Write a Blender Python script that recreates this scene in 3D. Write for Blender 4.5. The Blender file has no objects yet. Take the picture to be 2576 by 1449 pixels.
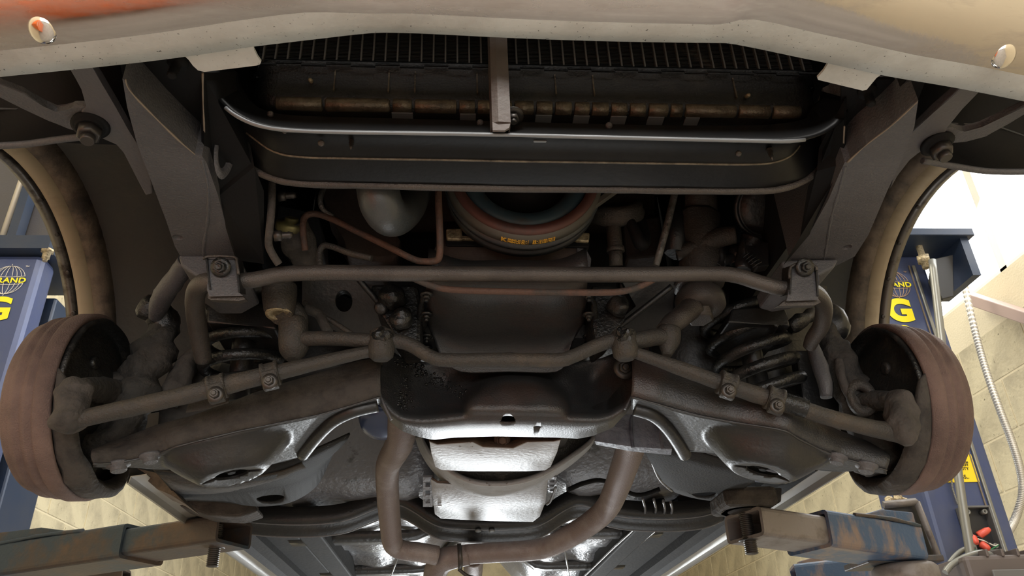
import bpy, bmesh, math, random
from mathutils import Vector, Matrix, noise
random.seed(7)
C = bpy.context.scene.collection
sc = bpy.context.scene
PI = math.pi
Z0 = 1.757                                   # height of the front spindles above the shop floor

# ---------------------------------------------------------------- camera, light, exposure
FPX = 1962.0                                 # focal length in pixels of the 2576 x 1449 frame
XA = Vector((FPX, 0, 145)).normalized()
YA = Vector((-145, 1071, FPX)).normalized()
ZA = Vector((-145, -3615, FPX)).normalized()
EYE = Vector((-.08, -1.265, -.457))          # in car coordinates (origin between the front spindles)
cam = bpy.data.cameras.new('camera')
cam.sensor_width = 36.0
cam.lens = 36.0 * FPX / 2576
cam.clip_start = .02
camo = bpy.data.objects.new('camera', cam); C.objects.link(camo)
rx = Vector((XA[0], YA[0], ZA[0])); ry = -Vector((XA[1], YA[1], ZA[1])); rz = -Vector((XA[2], YA[2], ZA[2]))
camo.matrix_world = Matrix(((rx[0], ry[0], rz[0], EYE[0]), (rx[1], ry[1], rz[1], EYE[1]), (rx[2], ry[2], rz[2], EYE[2] + Z0), (0, 0, 0, 1)))
sc.camera = camo

sc.view_settings.view_transform = 'Standard'
sc.view_settings.look = 'None'
sc.view_settings.exposure = 0.0
sc.view_settings.gamma = 1.0
sc.view_settings.use_curve_mapping = False
W = bpy.data.worlds.new('world'); sc.world = W; W.use_nodes = True
W.node_tree.nodes['Background'].inputs[0].default_value = (.8, .85, 1, 1)
W.node_tree.nodes['Background'].inputs[1].default_value = .06

def lamp(name, typ, loc, target, energy, color, size=None, sizey=None, spread=None):
    l = bpy.data.lights.new(name, typ); l.energy = energy; l.color = color
    if typ == 'AREA':
        l.size = size
        if sizey: l.shape = 'RECTANGLE'; l.size_y = sizey
        if spread: l.spread = math.radians(spread)
    elif size: l.shadow_soft_size = size
    o = bpy.data.objects.new(name, l); C.objects.link(o); o.location = loc
    d = Vector(target) - Vector(loc)
    o.rotation_euler = d.to_track_quat('-Z', 'Y').to_euler()
    return o
# work light lying on the floor behind the axle, shining up under the floorpan
lamp('work_light', 'AREA', (.10, 4.4, .75), (.0, .3, 1.75), 52, (.92, .97, 1.0), .8, .3)
lamp('floor_light', 'AREA', (.2, 1.6, .15), (0, 1.2, 1.7), 7, (.93, .97, 1.0), 1.4, .5)
# ceiling tubes along both walls
lamp('overhead_light', 'AREA', (-1.55, 1.6, 4.3), (-2.1, 1.8, 1.5), 80, (1.0, .92, .76), .5, 4.5)
lamp('overhead_light', 'AREA', (1.5, 1.6, 4.3), (2.1, 1.8, 1.5), 36, (1.0, .92, .76), .5, 4.5)
# daylight through the open garage door in front of the car (behind the photographer)
lamp('door_light', 'AREA', (0, -5.2, 1.9), (0, 0, 1.9), 155, (1.0, .975, .95), 4.5, 3.0)
lamp('overhead_light', 'AREA', (.2, -2.4, 4.4), (.1, -1.6, 0), 130, (1.0, .97, .92), 1.4, .4)  # extra unseen lamp, added to bounce light off the floor onto the bumper flange
# daylight from the glazed opening in the right wall
lamp('window_light', 'AREA', (2.0, 1.3, 3.4), (0, .4, 2.1), 22, (.86, .9, 1.0), 1.6, 1.0)

# ---------------------------------------------------------------- helpers
def ray(px, py):
    d = Vector((px - 1288, py - 724.5, FPX))
    return Vector((d.dot(XA), d.dot(YA), d.dot(ZA)))
def A(px, py, X=None, Y=None, S=None):
    """the point where the line of sight meets a plane X=, Y= or S= (height over the spindles), car coordinates"""
    r = ray(px, py)
    t = (X - EYE[0]) / r[0] if X is not None else (Y - EYE[1]) / r[1] if Y is not None else (S - EYE[2]) / r[2]
    return EYE + r * t
def AP(px, py, p0, n):
    r = ray(px, py); t = (p0 - EYE).dot(n) / r.dot(n)
    return EYE + r * t
V = Vector
def lerp(a, b, t): return a + (b - a) * t
def interp(pts, x):
    if x <= pts[0][0]: return pts[0][1]
    for (a, b), (c, d) in zip(pts, pts[1:]):
        if x <= c: return b + (d - b) * (x - a) / (c - a)
    return pts[-1][1]
def smooth_path(p, k=6):
    if len(p) < 3: return list(p)
    out = []
    for i in range(len(p) - 1):
        p0 = p[max(i - 1, 0)]; p1 = p[i]; p2 = p[i + 1]; p3 = p[min(i + 2, len(p) - 1)]
        for j in range(k):
            t = j / k
            out.append(.5 * ((2 * p1) + (p2 - p0) * t + (2 * p0 - 5 * p1 + 4 * p2 - p3) * t * t + (3 * p1 - p0 - 3 * p2 + p3) * t ** 3))
    out.append(p[-1]); return out
def frames(pts):
    res = []; n = len(pts); up = None
    for i in range(n):
        t = (pts[min(i + 1, n - 1)] - pts[max(i - 1, 0)]).normalized()
        if up is None:
            up = V((0, 0, 1)) if abs(t.z) < .9 else V((0, 1, 0))
        a = (up - t * up.dot(t)).normalized(); b = t.cross(a); up = a
        res.append((a, b))
    return res
def add_tube(bm, pts, r, seg=12, cap=True, k=6, lump=0.0, flat=1.0):
    n0 = len(pts)
    rad = r if isinstance(r, (list, tuple)) else [r] * n0
    if k > 1 and n0 > 2:
        rr = smooth_path([V((q, 0, 0)) for q in rad], k); rad = [q[0] for q in rr]; pts = smooth_path(pts, k)
    fr = frames(pts); rings = []
    for p, (a, b), q in zip(pts, fr, rad):
        ring = []
        for i in range(seg):
            an = 2 * PI * i / seg
            o = a * math.cos(an) * q * flat + b * math.sin(an) * q
            if lump: o *= 1 + lump * noise.noise((p + o) * 45)
            ring.append(bm.verts.new(p + o))
        rings.append(ring)
    for u, v in zip(rings, rings[1:]):
        for i in range(seg):
            f = bm.faces.new((u[i], u[(i + 1) % seg], v[(i + 1) % seg], v[i])); f.smooth = True
    if cap:
        bm.faces.new(rings[0][::-1]); bm.faces.new(rings[-1])
def add_box(bm, c, s, rot=None, bevel=0.0):
    m = Matrix.Translation(V(c)) @ (rot.to_4x4() if rot else Matrix.Identity(4)) @ Matrix.Diagonal((s[0], s[1], s[2], 1))
    r = bmesh.ops.create_cube(bm, size=1, matrix=m)
    if bevel:
        es = list({e for v in r['verts'] for e in v.link_edges})
        bmesh.ops.bevel(bm, geom=es, offset=bevel, segments=2, affect='EDGES', profile=.5)
def add_prism(bm, poly, vec, bevel=0.0):
    a = [bm.verts.new(p) for p in poly]; b = [bm.verts.new(p + vec) for p in poly]; n = len(poly)
    fs = [bm.faces.new(a), bm.faces.new(b[::-1])]
    for i in range(n): fs.append(bm.faces.new((a[i], b[i], b[(i + 1) % n], a[(i + 1) % n])))
    if bevel:
        bmesh.ops.bevel(bm, geom=list({e for f in fs for e in f.edges}), offset=bevel, segments=2, affect='EDGES', profile=.5)
def add_lathe(bm, p, axis, prof, seg=32, cap=True, arc=2 * PI, a0=0):
    axis = V(axis).normalized(); u = V((0, 0, 1)) if abs(axis.z) < .9 else V((1, 0, 0))
    u = (u - axis * u.dot(axis)).normalized(); v = axis.cross(u); rings = []
    for (r, h) in prof:
        rings.append([bm.verts.new(p + axis * h + (u * math.cos(a0 + arc * i / seg) + v * math.sin(a0 + arc * i / seg)) * r) for i in range(seg if arc > 6.28 else seg + 1)])
    m = len(rings[0]); full = arc > 6.28
    for x, y in zip(rings, rings[1:]):
        for i in range(m if full else m - 1):
            f = bm.faces.new((x[i], x[(i + 1) % m], y[(i + 1) % m], y[i])); f.smooth = True
    if cap and full:
        if prof[0][0] > 1e-5: bm.faces.new(rings[0][::-1])
        if prof[-1][0] > 1e-5: bm.faces.new(rings[-1])
def add_bolt(bm, p, d, r=.011, h=.009, washer=True, stud=.006):
    d = V(d).normalized()
    if washer: add_lathe(bm, p, d, [(r * 1.7, 0), (r * 1.7, .002), (r * 1.1, .003)], 16)
    add_lathe(bm, p, d, [(r, .002), (r, h), (r * .85, h + .002)], 6)
    if stud: add_lathe(bm, p, d, [(r * .55, h), (r * .55, h + stud), (r * .4, h + stud + .001)], 10)
def add_grid(bm, rows, closed=False, smooth=True):
    vs = [[bm.verts.new(p) for p in r] for r in rows]; n = len(vs[0])
    for a, b in zip(vs, vs[1:]):
        for i in range(n if closed else n - 1):
            f = bm.faces.new((a[i], a[(i + 1) % n], b[(i + 1) % n], b[i])); f.smooth = smooth
    return vs
def BM(): return bmesh.new()
def obj(name, bm, m, parent=None, solid=0.0, off=0, bevel=0.0, sub=0, label=None, sharp=40, normals=True):
    if normals: bmesh.ops.recalc_face_normals(bm, faces=bm.faces)
    me = bpy.data.meshes.new(name); bm.to_mesh(me); bm.free()
    o = bpy.data.objects.new(name, me); C.objects.link(o)
    if m: me.materials.append(m)
    if parent: o.parent = parent
    if solid:
        md = o.modifiers.new('solidify', 'SOLIDIFY'); md.thickness = solid; md.offset = off
    if bevel:
        md = o.modifiers.new('bevel', 'BEVEL'); md.width = bevel; md.segments = 2; md.limit_method = 'ANGLE'
    if sub:
        md = o.modifiers.new('subsurf', 'SUBSURF'); md.levels = sub; md.render_levels = sub
    if label: o['label'] = label
    return o
def cut(o, cbm):
    """real hole: boolean difference, applied"""
    bmesh.ops.recalc_face_normals(cbm, faces=cbm.faces)
    cm = bpy.data.meshes.new('cutter'); cbm.to_mesh(cm); cbm.free()
    co = bpy.data.objects.new('cutter', cm); C.objects.link(co); co.matrix_world = Matrix.Translation((0, 0, Z0 if o.parent else 0))
    md = o.modifiers.new('hole', 'BOOLEAN'); md.operation = 'DIFFERENCE'; md.object = co; md.solver = 'EXACT'
    bpy.context.view_layer.update()
    dg = bpy.context.evaluated_depsgraph_get()
    me = bpy.data.meshes.new_from_object(o.evaluated_get(dg))
    o.modifiers.clear(); o.data = me
    bpy.data.objects.remove(co)
def thing(name, label, cat, loc=(0, 0, 0), group=None):
    o = bpy.data.objects.new(name, None); C.objects.link(o); o.location = loc; o.empty_display_size = .1
    o['label'] = label; o['category'] = cat
    if group: o['group'] = group
    return o
def tag(o, label, cat, group=None):
    o['label'] = label; o['category'] = cat
    if group: o['group'] = group
    return o

# ---------------------------------------------------------------- materials
def mat(name, col, rough=.6, metal=0.0, col2=None, nscale=8, mix=(.45, .6), bump=.0, bscale=200, col3=None, n3=30, mix3=(.6, .7), rough2=None, spec=.5, detail=6, streak=None, coat=0, metal2=None):
    m = bpy.data.materials.new(name); m.use_nodes = True; nt = m.node_tree; N = nt.nodes; L = nt.links
    b = N['Principled BSDF']; b.inputs['Roughness'].default_value = rough; b.inputs['Metallic'].default_value = metal
    b.inputs['Specular IOR Level'].default_value = spec
    if coat: b.inputs['Coat Weight'].default_value = coat; b.inputs['Coat Roughness'].default_value = .15
    b.inputs['Base Color'].default_value = (*col, 1)
    tc = N.new('ShaderNodeTexCoord'); mp = N.new('ShaderNodeMapping'); L.new(tc.outputs['Object'], mp.inputs[0])
    if streak: mp.inputs['Scale'].default_value = streak
    def nz(scale, lo, hi, det=detail):
        n = N.new('ShaderNodeTexNoise'); n.inputs['Scale'].default_value = scale; n.inputs['Detail'].default_value = det; n.inputs['Roughness'].default_value = .65
        L.new(mp.outputs[0], n.inputs['Vector']); r = N.new('ShaderNodeMapRange'); r.inputs[1].default_value = lo; r.inputs[2].default_value = hi
        L.new(n.outputs[0], r.inputs[0]); return r.outputs[0]
    last = None
    if col2:
        f = nz(nscale, *mix); x = N.new('ShaderNodeMix'); x.data_type = 'RGBA'; L.new(f, x.inputs[0])
        x.inputs[6].default_value = (*col, 1); x.inputs[7].default_value = (*col2, 1); last = x.outputs[2]
        if rough2 is not None:
            y = N.new('ShaderNodeMapRange'); y.inputs[3].default_value = rough; y.inputs[4].default_value = rough2; L.new(f, y.inputs[0]); L.new(y.outputs[0], b.inputs['Roughness'])
        if metal2 is not None:
            y = N.new('ShaderNodeMapRange'); y.inputs[3].default_value = metal; y.inputs[4].default_value = metal2; L.new(f, y.inputs[0]); L.new(y.outputs[0], b.inputs['Metallic'])
    if col3:
        f = nz(n3, *mix3); x = N.new('ShaderNodeMix'); x.data_type = 'RGBA'; L.new(f, x.inputs[0])
        if last: L.new(last, x.inputs[6])
        else: x.inputs[6].default_value = (*col, 1)
        x.inputs[7].default_value = (*col3, 1); last = x.outputs[2]
    if last: L.new(last, b.inputs['Base Color'])
    if bump:
        n = N.new('ShaderNodeTexNoise'); n.inputs['Scale'].default_value = bscale; n.inputs['Detail'].default_value = 5
        L.new(tc.outputs['Object'], n.inputs['Vector'])
        bu = N.new('ShaderNodeBump'); bu.inputs['Strength'].default_value = bump; bu.inputs['Distance'].default_value = .004
        L.new(n.outputs[0], bu.inputs['Height']); L.new(bu.outputs[0], b.inputs['Normal'])
    return m
M = {}
M['black'] = mat('black_undercoat', (.011, .0112, .012), .40, 0, (.024, .021, .018), 9, (.48, .72), .22, 160)
M['grease'] = mat('wet_grease', (.009, .009, .009), .30, 0, (.024, .021, .018), 20, (.5, .7), .45, 200, rough2=.65)
M['dusty'] = mat('dusty_frame_paint', (.078, .076, .082), .55, 0, (.056, .055, .060), 6, (.4, .65), .38, 320)
M['caked'] = mat('caked_road_dirt', (.042, .036, .031), .85, 0, (.022, .019, .017), 25, (.45, .6), 1.0, 90)
M['bar'] = mat('grey_brown_bar_steel', (.068, .059, .053), .42, .3, (.042, .035, .032), 14, (.45, .7), .35, 520)
M['rod'] = mat('dirty_rod_steel', (.037, .033, .029), .6, .2, (.060, .047, .035), 18, (.5, .72), .5, 320)
M['drum'] = mat('rusty_brown_iron', (.15, .098, .082), .78, .1, (.075, .048, .042), 7, (.42, .68), .5, 460)
M['rustline'] = mat('rusty_tube', (.085, .045, .032), .7, .2, (.045, .036, .031), 22, (.45, .6), .4, 260)
M['exhaust'] = mat('exhaust_pipe_steel', (.15, .115, .105), .55, .2, (.24, .21, .20), 9, (.5, .75), .35, 300, rough2=.42)
M['silver'] = mat('bare_pan_aluminium', (.31, .315, .33), .47, .15, (.22, .215, .21), 22, (.5, .75), .3, 120, col3=(.10, .08, .065), n3=90, mix3=(.64, .68))
M['panrust'] = mat('rust_stained_pan_front', (.10, .060, .040), .6, .2, (.05, .035, .028), 20, (.45, .65), .4, 150)
M['chrome'] = mat('weathered_chrome', (.50, .47, .46), .12, 1.0, (.30, .27, .25), 5, (.42, .66), .03, 90, rough2=.50, streak=(.6, 3, 3), metal2=.75)
M['flange'] = mat('dusty_bumper_flange', (.52, .535, .52), .65, .1, (.34, .33, .31), 6, (.4, .7), .15, 200, col3=(.03, .027, .024), n3=240, mix3=(.64, .68))
M['boltchrome'] = mat('chrome_bolt', (.7, .66, .62), .12, 1.0)
M['radiator'] = mat('radiator_black', (.006, .006, .006), .42, 0, (.028, .024, .018), 12, (.55, .8), .3, 300)
M['fins'] = mat('radiator_fins', (.030, .027, .023), .5, .4, (.16, .13, .09), 16, (.62, .8), .2, 200)
M['tubes'] = mat('radiator_tube_edges', (.10, .088, .072), .6, .3, (.04, .035, .03), 30, (.5, .7))
M['crimp'] = mat('tank_edge_highlight', (.17, .14, .10), .38, .5, (.06, .048, .035), 60, (.4, .7), .3, 300)  # highlight on the tank ribs is put into this lighter brown
M['tab'] = mat('pale_grey_tank_tab', (.20, .21, .22), .5, .4)
M['hose'] = mat('grey_rubber_hose', (.038, .043, .046), .36, 0, (.055, .055, .056), 20, (.4, .7), .15, 300)
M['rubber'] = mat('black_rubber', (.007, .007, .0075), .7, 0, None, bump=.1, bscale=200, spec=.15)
M['brownengine'] = mat('brown_engine_casting', (.060, .045, .039), .8, 0, (.035, .027, .024), 14, (.4, .65), .5, 120, spec=.15)
M['bluering'] = mat('blue_pulley_paint', (.035, .065, .085), .5, .2, (.05, .05, .05), 20, (.5, .7))
M['redring'] = mat('rusty_red_pulley_rim', (.10, .045, .038), .6, .3, (.05, .04, .036), 20, (.5, .7))
M['belt'] = mat('worn_belt_rubber', (.075, .070, .058), .6)
M['beltprint'] = mat('amber_print', (.75, .42, .06), .5)
M['castgold'] = mat('bare_cast_metal', (.50, .42, .28), .5, .7, (.28, .23, .15), 90, (.45, .6), .6, 200)
M['yellowcap'] = mat('zinc_yellow_cap', (.26, .23, .10), .45, .5, (.08, .07, .04), 40, (.4, .7))
M['cream'] = mat('cream_fender_flange', (.46, .37, .24), .5, 0, (.36, .28, .18), 12, (.5, .7))
M['liner'] = mat('brown_fender_edge', (.14, .105, .075), .7, 0, (.045, .035, .028), 14, (.42, .62), .5, 90)
M['trimmetal'] = mat('wheel_arch_trim_metal', (.16, .145, .13), .35, .8, (.05, .04, .035), 25, (.5, .65))
M['house'] = mat('wheelhouse_undercoat', (.032, .034, .035), .75, 0, (.048, .046, .041), 5, (.5, .75), .35, 90)
M['floorpan'] = mat('black_floorpan_paint', (.028, .028, .030), .32, 0, (.020, .020, .020), 5, (.4, .7), .5, 60)
M['rail'] = mat('dull_floor_rail_paint', (.014, .014, .015), .75, 0, (.022, .022, .022), 9, (.5, .7), .3, 80, spec=.2)
M['kmember'] = mat('crossmember_paint', (.026, .026, .027), .40, 0, (.036, .026, .024), 6, (.50, .62), .32, 340)
M['leg'] = mat('satin_black_subframe', (.012, .012, .013), .75, 0, (.018, .017, .016), 9, (.48, .72), .5, 220, spec=.2)
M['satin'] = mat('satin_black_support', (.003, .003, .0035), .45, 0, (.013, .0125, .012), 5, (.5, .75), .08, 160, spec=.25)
M['grime'] = mat('dark_caked_grime', (.020, .018, .016), .8, 0, (.034, .028, .023), 25, (.45, .65), 1.0, 110)
M['undercoat'] = mat('glossy_pan_undercoat', (.12, .12, .13), .30, .1, (.04, .04, .04), 14, (.58, .66), .6, 70)
M['bluegrey'] = mat('blue_grey_undercoat', (.10, .11, .15), .5, 0, (.05, .055, .08), 20, (.45, .65), 1.0, 70)
M['brace'] = mat('grey_violet_brace', (.078, .074, .080), .5, 0, (.075, .07, .07), 12, (.4, .7), .2, 200)
M['blue'] = mat('lift_blue_paint', (.055, .075, .17), .38, .1, (.085, .10, .16), 4, (.4, .7), .08, 60)
M['darkblue'] = mat('lift_dark_blue_paint', (.02, .035, .07), .4, .1, (.035, .045, .07), 6, (.4, .7))
M['arm'] = mat('worn_lift_arm_paint', (.065, .05, .042), .5, .3, (.11, .068, .042), 6, (.50, .68), .3, 120, col3=(.035, .05, .065), n3=3.5, mix3=(.52, .6))
M['armblue'] = mat('scuffed_blue_arm_paint', (.045, .085, .16), .4, .1, (.20, .15, .13), 14, (.48, .62), .2, 120, streak=(1, 1, .45))
M['armunder'] = mat('grey_arm_underside', (.20, .18, .17), .5, .2, (.11, .09, .08), 18, (.5, .7), .2, 120)
M['thread'] = mat('oily_screw_steel', (.06, .054, .05), .42, .7)
M['block'] = mat('cream_painted_block', (.60, .53, .36), .8, 0, (.40, .35, .24), 5, (.42, .68), 1.0, 45, col3=(.20, .17, .11), n3=60, mix3=(.63, .69))
M['mortar'] = mat('painted_mortar', (.70, .62, .44), .85, 0, None, bump=.4, bscale=120)
M['concrete'] = mat('shop_floor_concrete', (.42, .40, .37), .7, 0, (.30, .28, .26), 2, (.4, .7), .2, 30)
M['ceil'] = mat('ceiling_white', (.6, .6, .56), .8)
M['yellow'] = mat('bright_yellow_vinyl', (.93, .80, .02), .45)
M['labelyellow'] = mat('capacity_label_yellow', (.90, .66, .02), .45)
M['ink'] = mat('black_ink', (.02, .02, .02), .6)
M['tan'] = mat('tan_line_vinyl', (.50, .33, .20), .5)
M['white'] = mat('white_line_vinyl', (.78, .74, .66), .5)
M['pipe'] = mat('grey_conduit_pipe', (.24, .24, .22), .4, .5)
M['flex'] = mat('galvanised_flexible_conduit', (.60, .57, .50), .42, .5)
M['plastic'] = mat('black_box_plastic', (.018, .018, .020), .45)
M['boxrim'] = mat('grey_box_rim', (.12, .12, .12), .5)
M['rednut'] = mat('red_wire_nut', (.72, .10, .06), .4)
M['green'] = mat('green_wire', (.02, .18, .07), .5)
M['motor'] = mat('grey_motor_casing', (.12, .10, .095), .55, .2)
M['woodbar'] = mat('brown_wall_rail', (.42, .31, .26), .6)
M['rope'] = mat('steel_rope', (.5, .46, .38), .5, .3)
M['sill'] = mat('pale_rocker_paint', (.28, .27, .245), .3, .2)
M['glassblue'] = mat('blue_cast_cap', (.05, .07, .14), .25, .2, (.25, .27, .32), 12, (.55, .7))
M['shaft'] = mat('steering_shaft_steel', (.11, .105, .10), .5, .5, (.05, .048, .045), 60, (.45, .6), .5, 200)
M['seam'] = mat('pale_seam_sealer', (.20, .16, .12), .5, .2)
M['oldrubber'] = mat('dusty_rubber_boot', (.055, .047, .042), .85, 0, (.03, .026, .023), 30, (.4, .65), .8, 120)
M['red'] = mat('red_lens', (.45, .03, .04), .3)
em = bpy.data.materials.new('daylight_glass'); em.use_nodes = True
eb = em.node_tree.nodes['Principled BSDF']; eb.inputs['Emission Color'].default_value = (.93, .96, 1, 1); eb.inputs['Emission Strength'].default_value = 6
eb.inputs['Base Color'].default_value = (.8, .8, .8, 1); M['daylight'] = em
for k_, o_ in (('arm', 'armunder'),): pass

# ---------------------------------------------------------------- the shop
def struct(name, bm, m, parent=None, **k):
    o = obj(name, bm, m, parent, **k)
    if not parent: o['kind'] = 'structure'
    return o
XL, XR, YB, YF, H = -2.0, 2.1, 7.5, -5.6, 4.6
b = BM(); add_box(b, (0, 1, -.05), (4.7, 13.4, .1)); struct('floor', b, M['concrete'])
b = BM(); add_box(b, (0, 1, H + .05), (4.7, 13.4, .1)); struct('ceiling', b, M['ceil'])
b = BM(); add_box(b, (XL - .11, 1, H / 2), (.2, 13.2, H)); wl = struct('wall_left', b, M['mortar'])
# right wall is pierced by the glazed opening
WY0, WY1, WZ0, WZ1 = .35, 3.4, 2.78, 4.3
b = BM()
add_box(b, (XR + .11, (YF + WY0) / 2, H / 2), (.2, WY0 - YF, H)); add_box(b, (XR + .11, (WY1 + YB) / 2, H / 2), (.2, YB - WY1, H))
add_box(b, (XR + .11, (WY0 + WY1) / 2, WZ0 / 2), (.2, WY1 - WY0, WZ0)); add_box(b, (XR + .11, (WY0 + WY1) / 2, (WZ1 + H) / 2), (.2, WY1 - WY0, H - WZ1))
wr = struct('wall_right', b, M['mortar'])
b = BM(); add_box(b, (0, YB + .1, H / 2), (4.7, .2, H)); wb = struct('wall_back', b, M['block'])
b = BM(); add_box(b, (-2.0, YF - .1, H / 2), (.5, .2, H)); add_box(b, (2.0, YF - .1, H / 2), (.5, .2, H)); add_box(b, (0, YF - .1, 4.2), (3.6, .2, .8))
struct('wall_front', b, M['block'])
# glazing of the right wall opening
wn = bpy.data.objects.new('window_1', None); C.objects.link(wn); wn['kind'] = 'structure'
b = BM(); add_box(b, (XR + .10, (WY0 + WY1) / 2, (WZ0 + WZ1) / 2), (.01, WY1 - WY0, WZ1 - WZ0)); obj('pane', b, M['daylight'], wn)
b = BM()
for y in (WY0 + .02, WY0 + 1.0, WY0 + 2.0, WY1 - .02): add_box(b, (XR + .07, y, (WZ0 + WZ1) / 2), (.04, .04, WZ1 - WZ0))
for z in (WZ0 + .02, WZ1 - .02): add_box(b, (XR + .07, (WY0 + WY1) / 2, z), (.04, WY1 - WY0, .04))
obj('window_frame', b, M['white'], wn)
# concrete blocks, each its own piece, laid in running bond with recessed joints
bb = BM(); add_box(bb, (0, 0, 0), (.02, .397, .194), bevel=.002); bme = bpy.data.meshes.new('block'); bb.to_mesh(bme); bb.free(); bme.materials.append(M['block'])
def blocks(wall, x, y0, y1, z0, z1, skip=None):
    r = 0; z = z0
    while z < z1:
        y = y0 + (.203 if r % 2 else 0)
        while y < y1:
            if not (skip and skip(y, z)):
                o = bpy.data.objects.new('block', bme); C.objects.link(o); o.parent = wall
                o.location = (x + random.uniform(-.001, .001), y, z); o.rotation_euler = (0, 0, 0)
            y += .406
        z += .203; r += 1
blocks(wl, XL - .0165, .40, 6.9, 1.4895, 3.75)
blocks(wr, XR + .0165, .1, 6.9, 1.4895, 3.35, lambda y, z: WY0 - .2 < y < WY1 + .2 and z > WZ0 - .1)
# white glazed door frame far back on the left
b = BM(); add_box(b, (-1.35, YB - .02, 1.6), (.9, .06, 3.2)); struct('door_1', b, M['sill'])
b = BM(); add_box(b, (1.2, YB - .02, 1.7), (1.0, .06, 3.2)); struct('door_2', b, M['woodbar'])

# brown rail running up the right wall
def WA(px, py, **k):
    if 'Z' in k: k['S'] = k.pop('Z') - Z0
    p = A(px, py, **k); return p + V((0, 0, Z0))
b = BM(); p0 = WA(2425, 750, X=2.03); p1 = WA(2610, 812, X=2.03)
d_ = (p1 - p0); add_prism(b, [p0 + V((0, 0, -.03)), p0 + V((0, 0, .03)), p1 + V((0, 0, .03)), p1 + V((0, 0, -.03))], V((.05, 0, 0)), .004)
tag(obj('wall_rail', b, M['woodbar']), 'pale brown bar sloping across the block wall beside the bright window', 'rail')

# ---------------------------------------------------------------- lettering
def text_mesh(name, s, size, m, parent, loc, right, up, bold=0.0, shear=0.0, align='CENTER', xs=1.0):
    cu = bpy.data.curves.new(name, 'FONT'); cu.body = s; cu.size = size; cu.align_x = align; cu.align_y = 'CENTER'
    cu.extrude = .0004; cu.offset = bold; cu.shear = shear; cu.space_character = 1.05
    to = bpy.data.objects.new(name, cu); C.objects.link(to); bpy.context.view_layer.update()
    me = bpy.data.meshes.new_from_object(to.evaluated_get(bpy.context.evaluated_depsgraph_get()))
    bpy.data.objects.remove(to)
    right = V(right).normalized(); up = V(up).normalized(); n = right.cross(up)
    me.transform(Matrix(((right.x * xs, up.x, n.x, loc[0]), (right.y * xs, up.y, n.y, loc[1]), (right.z * xs, up.z, n.z, loc[2]), (0, 0, 0, 1))))
    me.materials.clear(); me.materials.append(m)
    o = bpy.data.objects.new(name, me); C.objects.link(o); o.parent = parent; return o
def globe(parent, c, r, right, up, linemat):
    """line-drawn globe with a lettered band"""
    right = V(right); up = V(up); n = right.cross(up).normalized()
    b = BM()
    def line(pts, w):
        add_tube(b, [p + n * .001 for p in pts], w, 5, True, 1)
    for kx in (1, .78, .5, .2):
        for s in ((1, -1) if kx > .1 else (1,)):
            for (a0, a1) in ((.24, .5 * PI), (-.5 * PI, -.24)):
                line([c + right * (s * kx * r * math.cos(a)) + up * (r * math.sin(a)) for a in [lerp(a0, a1, i / 12) for i in range(13)]], r * .018)
    for s in (1, -1):
        a = .26
        line([c + right * (r * q) + up * (s * r * .27 - r * .07 * (1 - q * q)) for q in [lerp(-.97, .97, i / 12) for i in range(13)]], r * .018)
    line([c + up * r, c + up * r * 1.14], r * .018); line([c - up * r, c - up * r * 1.14], r * .018)
    obj('globe_emblem', b, linemat, parent)
    text_mesh('lettering', 'GRAND', r * .50, M['yellow'], parent, c + n * .002 - up * r * .06, right, up, r * .012, 0, xs=1.22)
    text_mesh('trademark', 'TM', r * .16, linemat, parent, c + right * r * .95 + up * r * .95 + n * .002, right, up)

# ---------------------------------------------------------------- two-post lift: posts
def post(side, xin, xout, yf, label):
    t = thing('lift_post', label, 'lift post', ((xin + xout) / 2, yf + .15, 0)); L = t.location
    def K(n, b, m, **k):
        for v in b.verts: v.co -= L
        return obj(n, b, m, t, **k)
    return t, L, K
# left post
LPX0, LPX1, LPY = -1.88, WA(103, 669, Y=1.12).x, 1.12
topz = WA(122, 669, Y=1.12).z
topz = WA(60, 640, Y=1.12).z
t, Lc, K = post(-1, LPX0, LPX1, LPY, 'blue lift post at the left edge, seen through the left wheel arch')
b = BM(); add_box(b, ((LPX0 + LPX1) / 2, LPY + .05, topz / 2), (LPX1 - LPX0, .10, topz), bevel=.02); K('column', b, M['blue'])
b = BM(); add_box(b, ((LPX0 + LPX1) / 2 + .005, LPY + .13, topz + .012), (LPX1 - LPX0 + .05, .34, .022)); add_box(b, ((LPX0 + LPX1) / 2 + .005, LPY + .13, topz + .045), (LPX1 - LPX0 + .03, .30, .04)); K('top_plate', b, M['darkblue'])
b = BM(); add_box(b, ((LPX0 + LPX1) / 2 - .0, LPY + .17, topz + .5), (LPX1 - LPX0 - .05, .20, .9), bevel=.01); K('column_extension', b, M['brace'])
b = BM(); add_box(b, (LPX1 - .135, LPY + .035, topz + .5), (.03, .05, .9)); K('cable_channel', b, M['darkblue'])
b = BM(); add_tube(b, [V((LPX1 - .175, LPY + .03, topz + .05)), V((LPX1 - .165, LPY + .03, topz + .9))], .011, 10); K('lifting_rope', b, M['rope'])
b = BM(); p = WA(115, 648, Y=1.1); add_lathe(b, p + V((0, 0, .03)), (0, 0, -1), [(.022, 0), (.022, .008), (.014, .010), (.014, .032), (.009, .034), (.009, .044)], 6); K('bolt', b, M['castgold'])
pz = WA(140, 745, Y=1.3)
b = BM(); add_box(b, (pz.x - .10, 1.42, pz.z / 2 + .3), (.20, .22, pz.z - .6), bevel=.008); K('carriage', b, M['darkblue'])
c = WA(20, 704, Y=1.117); rr = (WA(62, 704, Y=1.117) - c).length
globe(t, c - Lc, rr, (1, 0, 0), (0, 0, 1), M['white'])
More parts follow.
